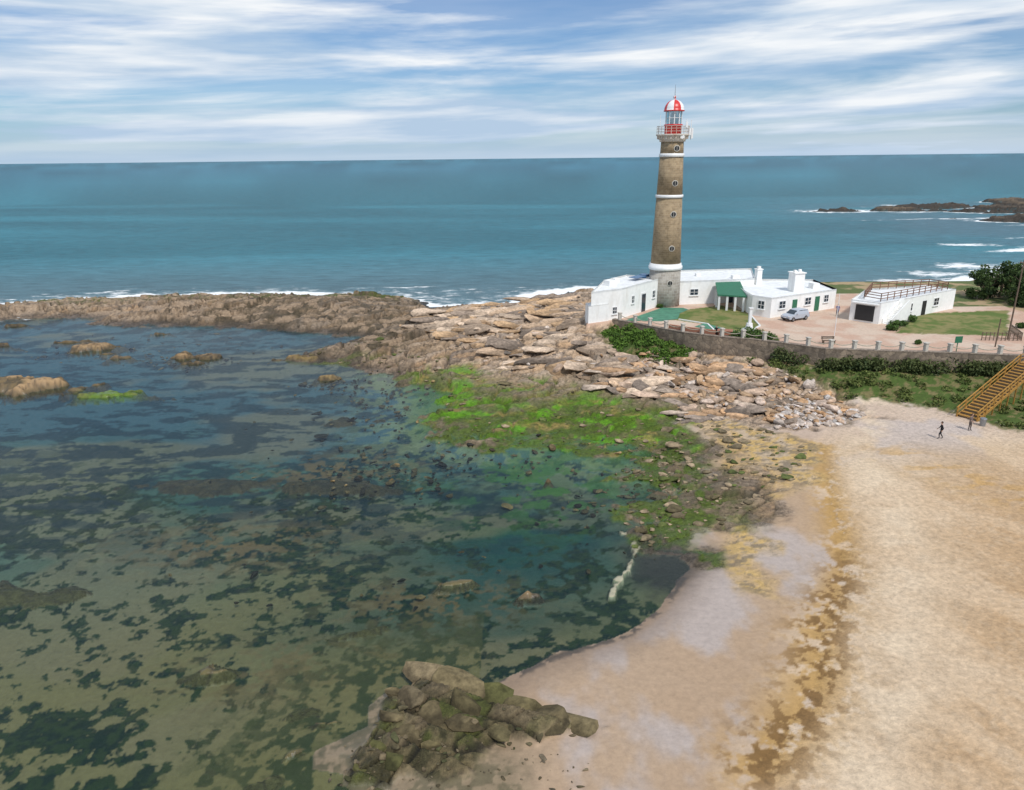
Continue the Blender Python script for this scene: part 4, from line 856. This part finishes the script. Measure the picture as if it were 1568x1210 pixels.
# ------------------------------------------------------------------ sky + light
Wd=bpy.data.worlds.new('World');S.world=Wd;Wd.use_nodes=True;nt=Wd.node_tree;nt.nodes.clear()
SE,SR=math.radians(52),math.radians(155)
sky=N(nt,'ShaderNodeTexSky',sky_type='NISHITA',sun_disc=False,sun_elevation=SE,sun_rotation=SR);sky.air_density=1.0;sky.dust_density=.4;sky.ozone_density=3.0
tc=N(nt,'ShaderNodeTexCoord');sx3=N(nt,'ShaderNodeSeparateXYZ');L(nt,tc.outputs['Generated'],sx3.inputs[0])
zc=mathn(nt,'MAXIMUM',sx3.outputs[2],0)
zt_=mathn(nt,'MULTIPLY',mathn(nt,'SUBTRACT',mathn(nt,'POWER',zc,.85),mathn(nt,'MULTIPLY',sx3.outputs[0],.035)),8.0)
cm=N(nt,'ShaderNodeCombineXYZ');L(nt,sx3.outputs[0],cm.inputs[0]);L(nt,sx3.outputs[1],cm.inputs[1]);L(nt,zt_,cm.inputs[2])
mpc=N(nt,'ShaderNodeMapping');mpc.inputs['Location'].default_value=(4.2,1.7,.55);L(nt,cm.outputs[0],mpc.inputs[0])
c1n=N(nt,'ShaderNodeTexNoise');c1n.inputs['Scale'].default_value=2.3;c1n.inputs['Detail'].default_value=8;c1n.inputs['Roughness'].default_value=.56;c1n.inputs['Distortion'].default_value=.3;L(nt,mpc.outputs[0],c1n.inputs['Vector'])
mask=mapr(nt,c1n.outputs[0],.40,.57,.18,1.0)
c2n=N(nt,'ShaderNodeTexNoise');c2n.inputs['Scale'].default_value=4.2;c2n.inputs['Detail'].default_value=7;L(nt,mpc.outputs[0],c2n.inputs['Vector'])
ccol=mixc(nt,mapr(nt,c2n.outputs[0],.38,.60,0,1),(.47,.61,.78),(.91,.94,.97))
hz_=mapr(nt,zc,.005,.06,1,0)
ccol=mixc(nt,mathn(nt,'MULTIPLY',hz_,.8),ccol,(.47,.61,.78))
mask2=mathn(nt,'MAXIMUM',mask,mathn(nt,'MULTIPLY',hz_,.9))
skt=mixc(nt,1.0,sky.outputs[0],(.58,.82,1.08),'MULTIPLY')
b1=N(nt,'ShaderNodeBackground');L(nt,skt,b1.inputs[0]);b1.inputs[1].default_value=.09
b2=N(nt,'ShaderNodeBackground');L(nt,ccol,b2.inputs[0]);b2.inputs[1].default_value=1.0
ms=N(nt,'ShaderNodeMixShader');L(nt,mask2,ms.inputs[0]);L(nt,b1.outputs[0],ms.inputs[1]);L(nt,b2.outputs[0],ms.inputs[2])
ow=N(nt,'ShaderNodeOutputWorld');L(nt,ms.outputs[0],ow.inputs[0])
sl=bpy.data.lights.new('sun','SUN');sl.energy=3.0;sl.angle=math.radians(7);sl.color=(1,.96,.90);so=bpy.data.objects.new('sun',sl);link(so)
ds_=Vector((math.sin(SR)*math.cos(SE),math.cos(SR)*math.cos(SE),math.sin(SE)))
so.rotation_euler=ds_.to_track_quat('Z','Y').to_euler();so.location=(0,0,80)
# ------------------------------------------------------------------ camera
cd=bpy.data.cameras.new('camera');cd.sensor_width=36;cd.lens=1100/1568*36;cd.clip_start=.1;cd.clip_end=100000
co=bpy.data.objects.new('camera',cd);link(co)
pit=math.atan((605-242.3)/1100);rol=math.atan(16.5/1568)
R_=Matrix.Rotation(math.pi/2-pit,4,'X')@Matrix.Rotation(-rol,4,'Z')
co.matrix_world=Matrix.Translation((0,0,28))@R_
S.camera=co
S.view_settings.view_transform='Standard';S.view_settings.look='None';S.view_settings.exposure=0
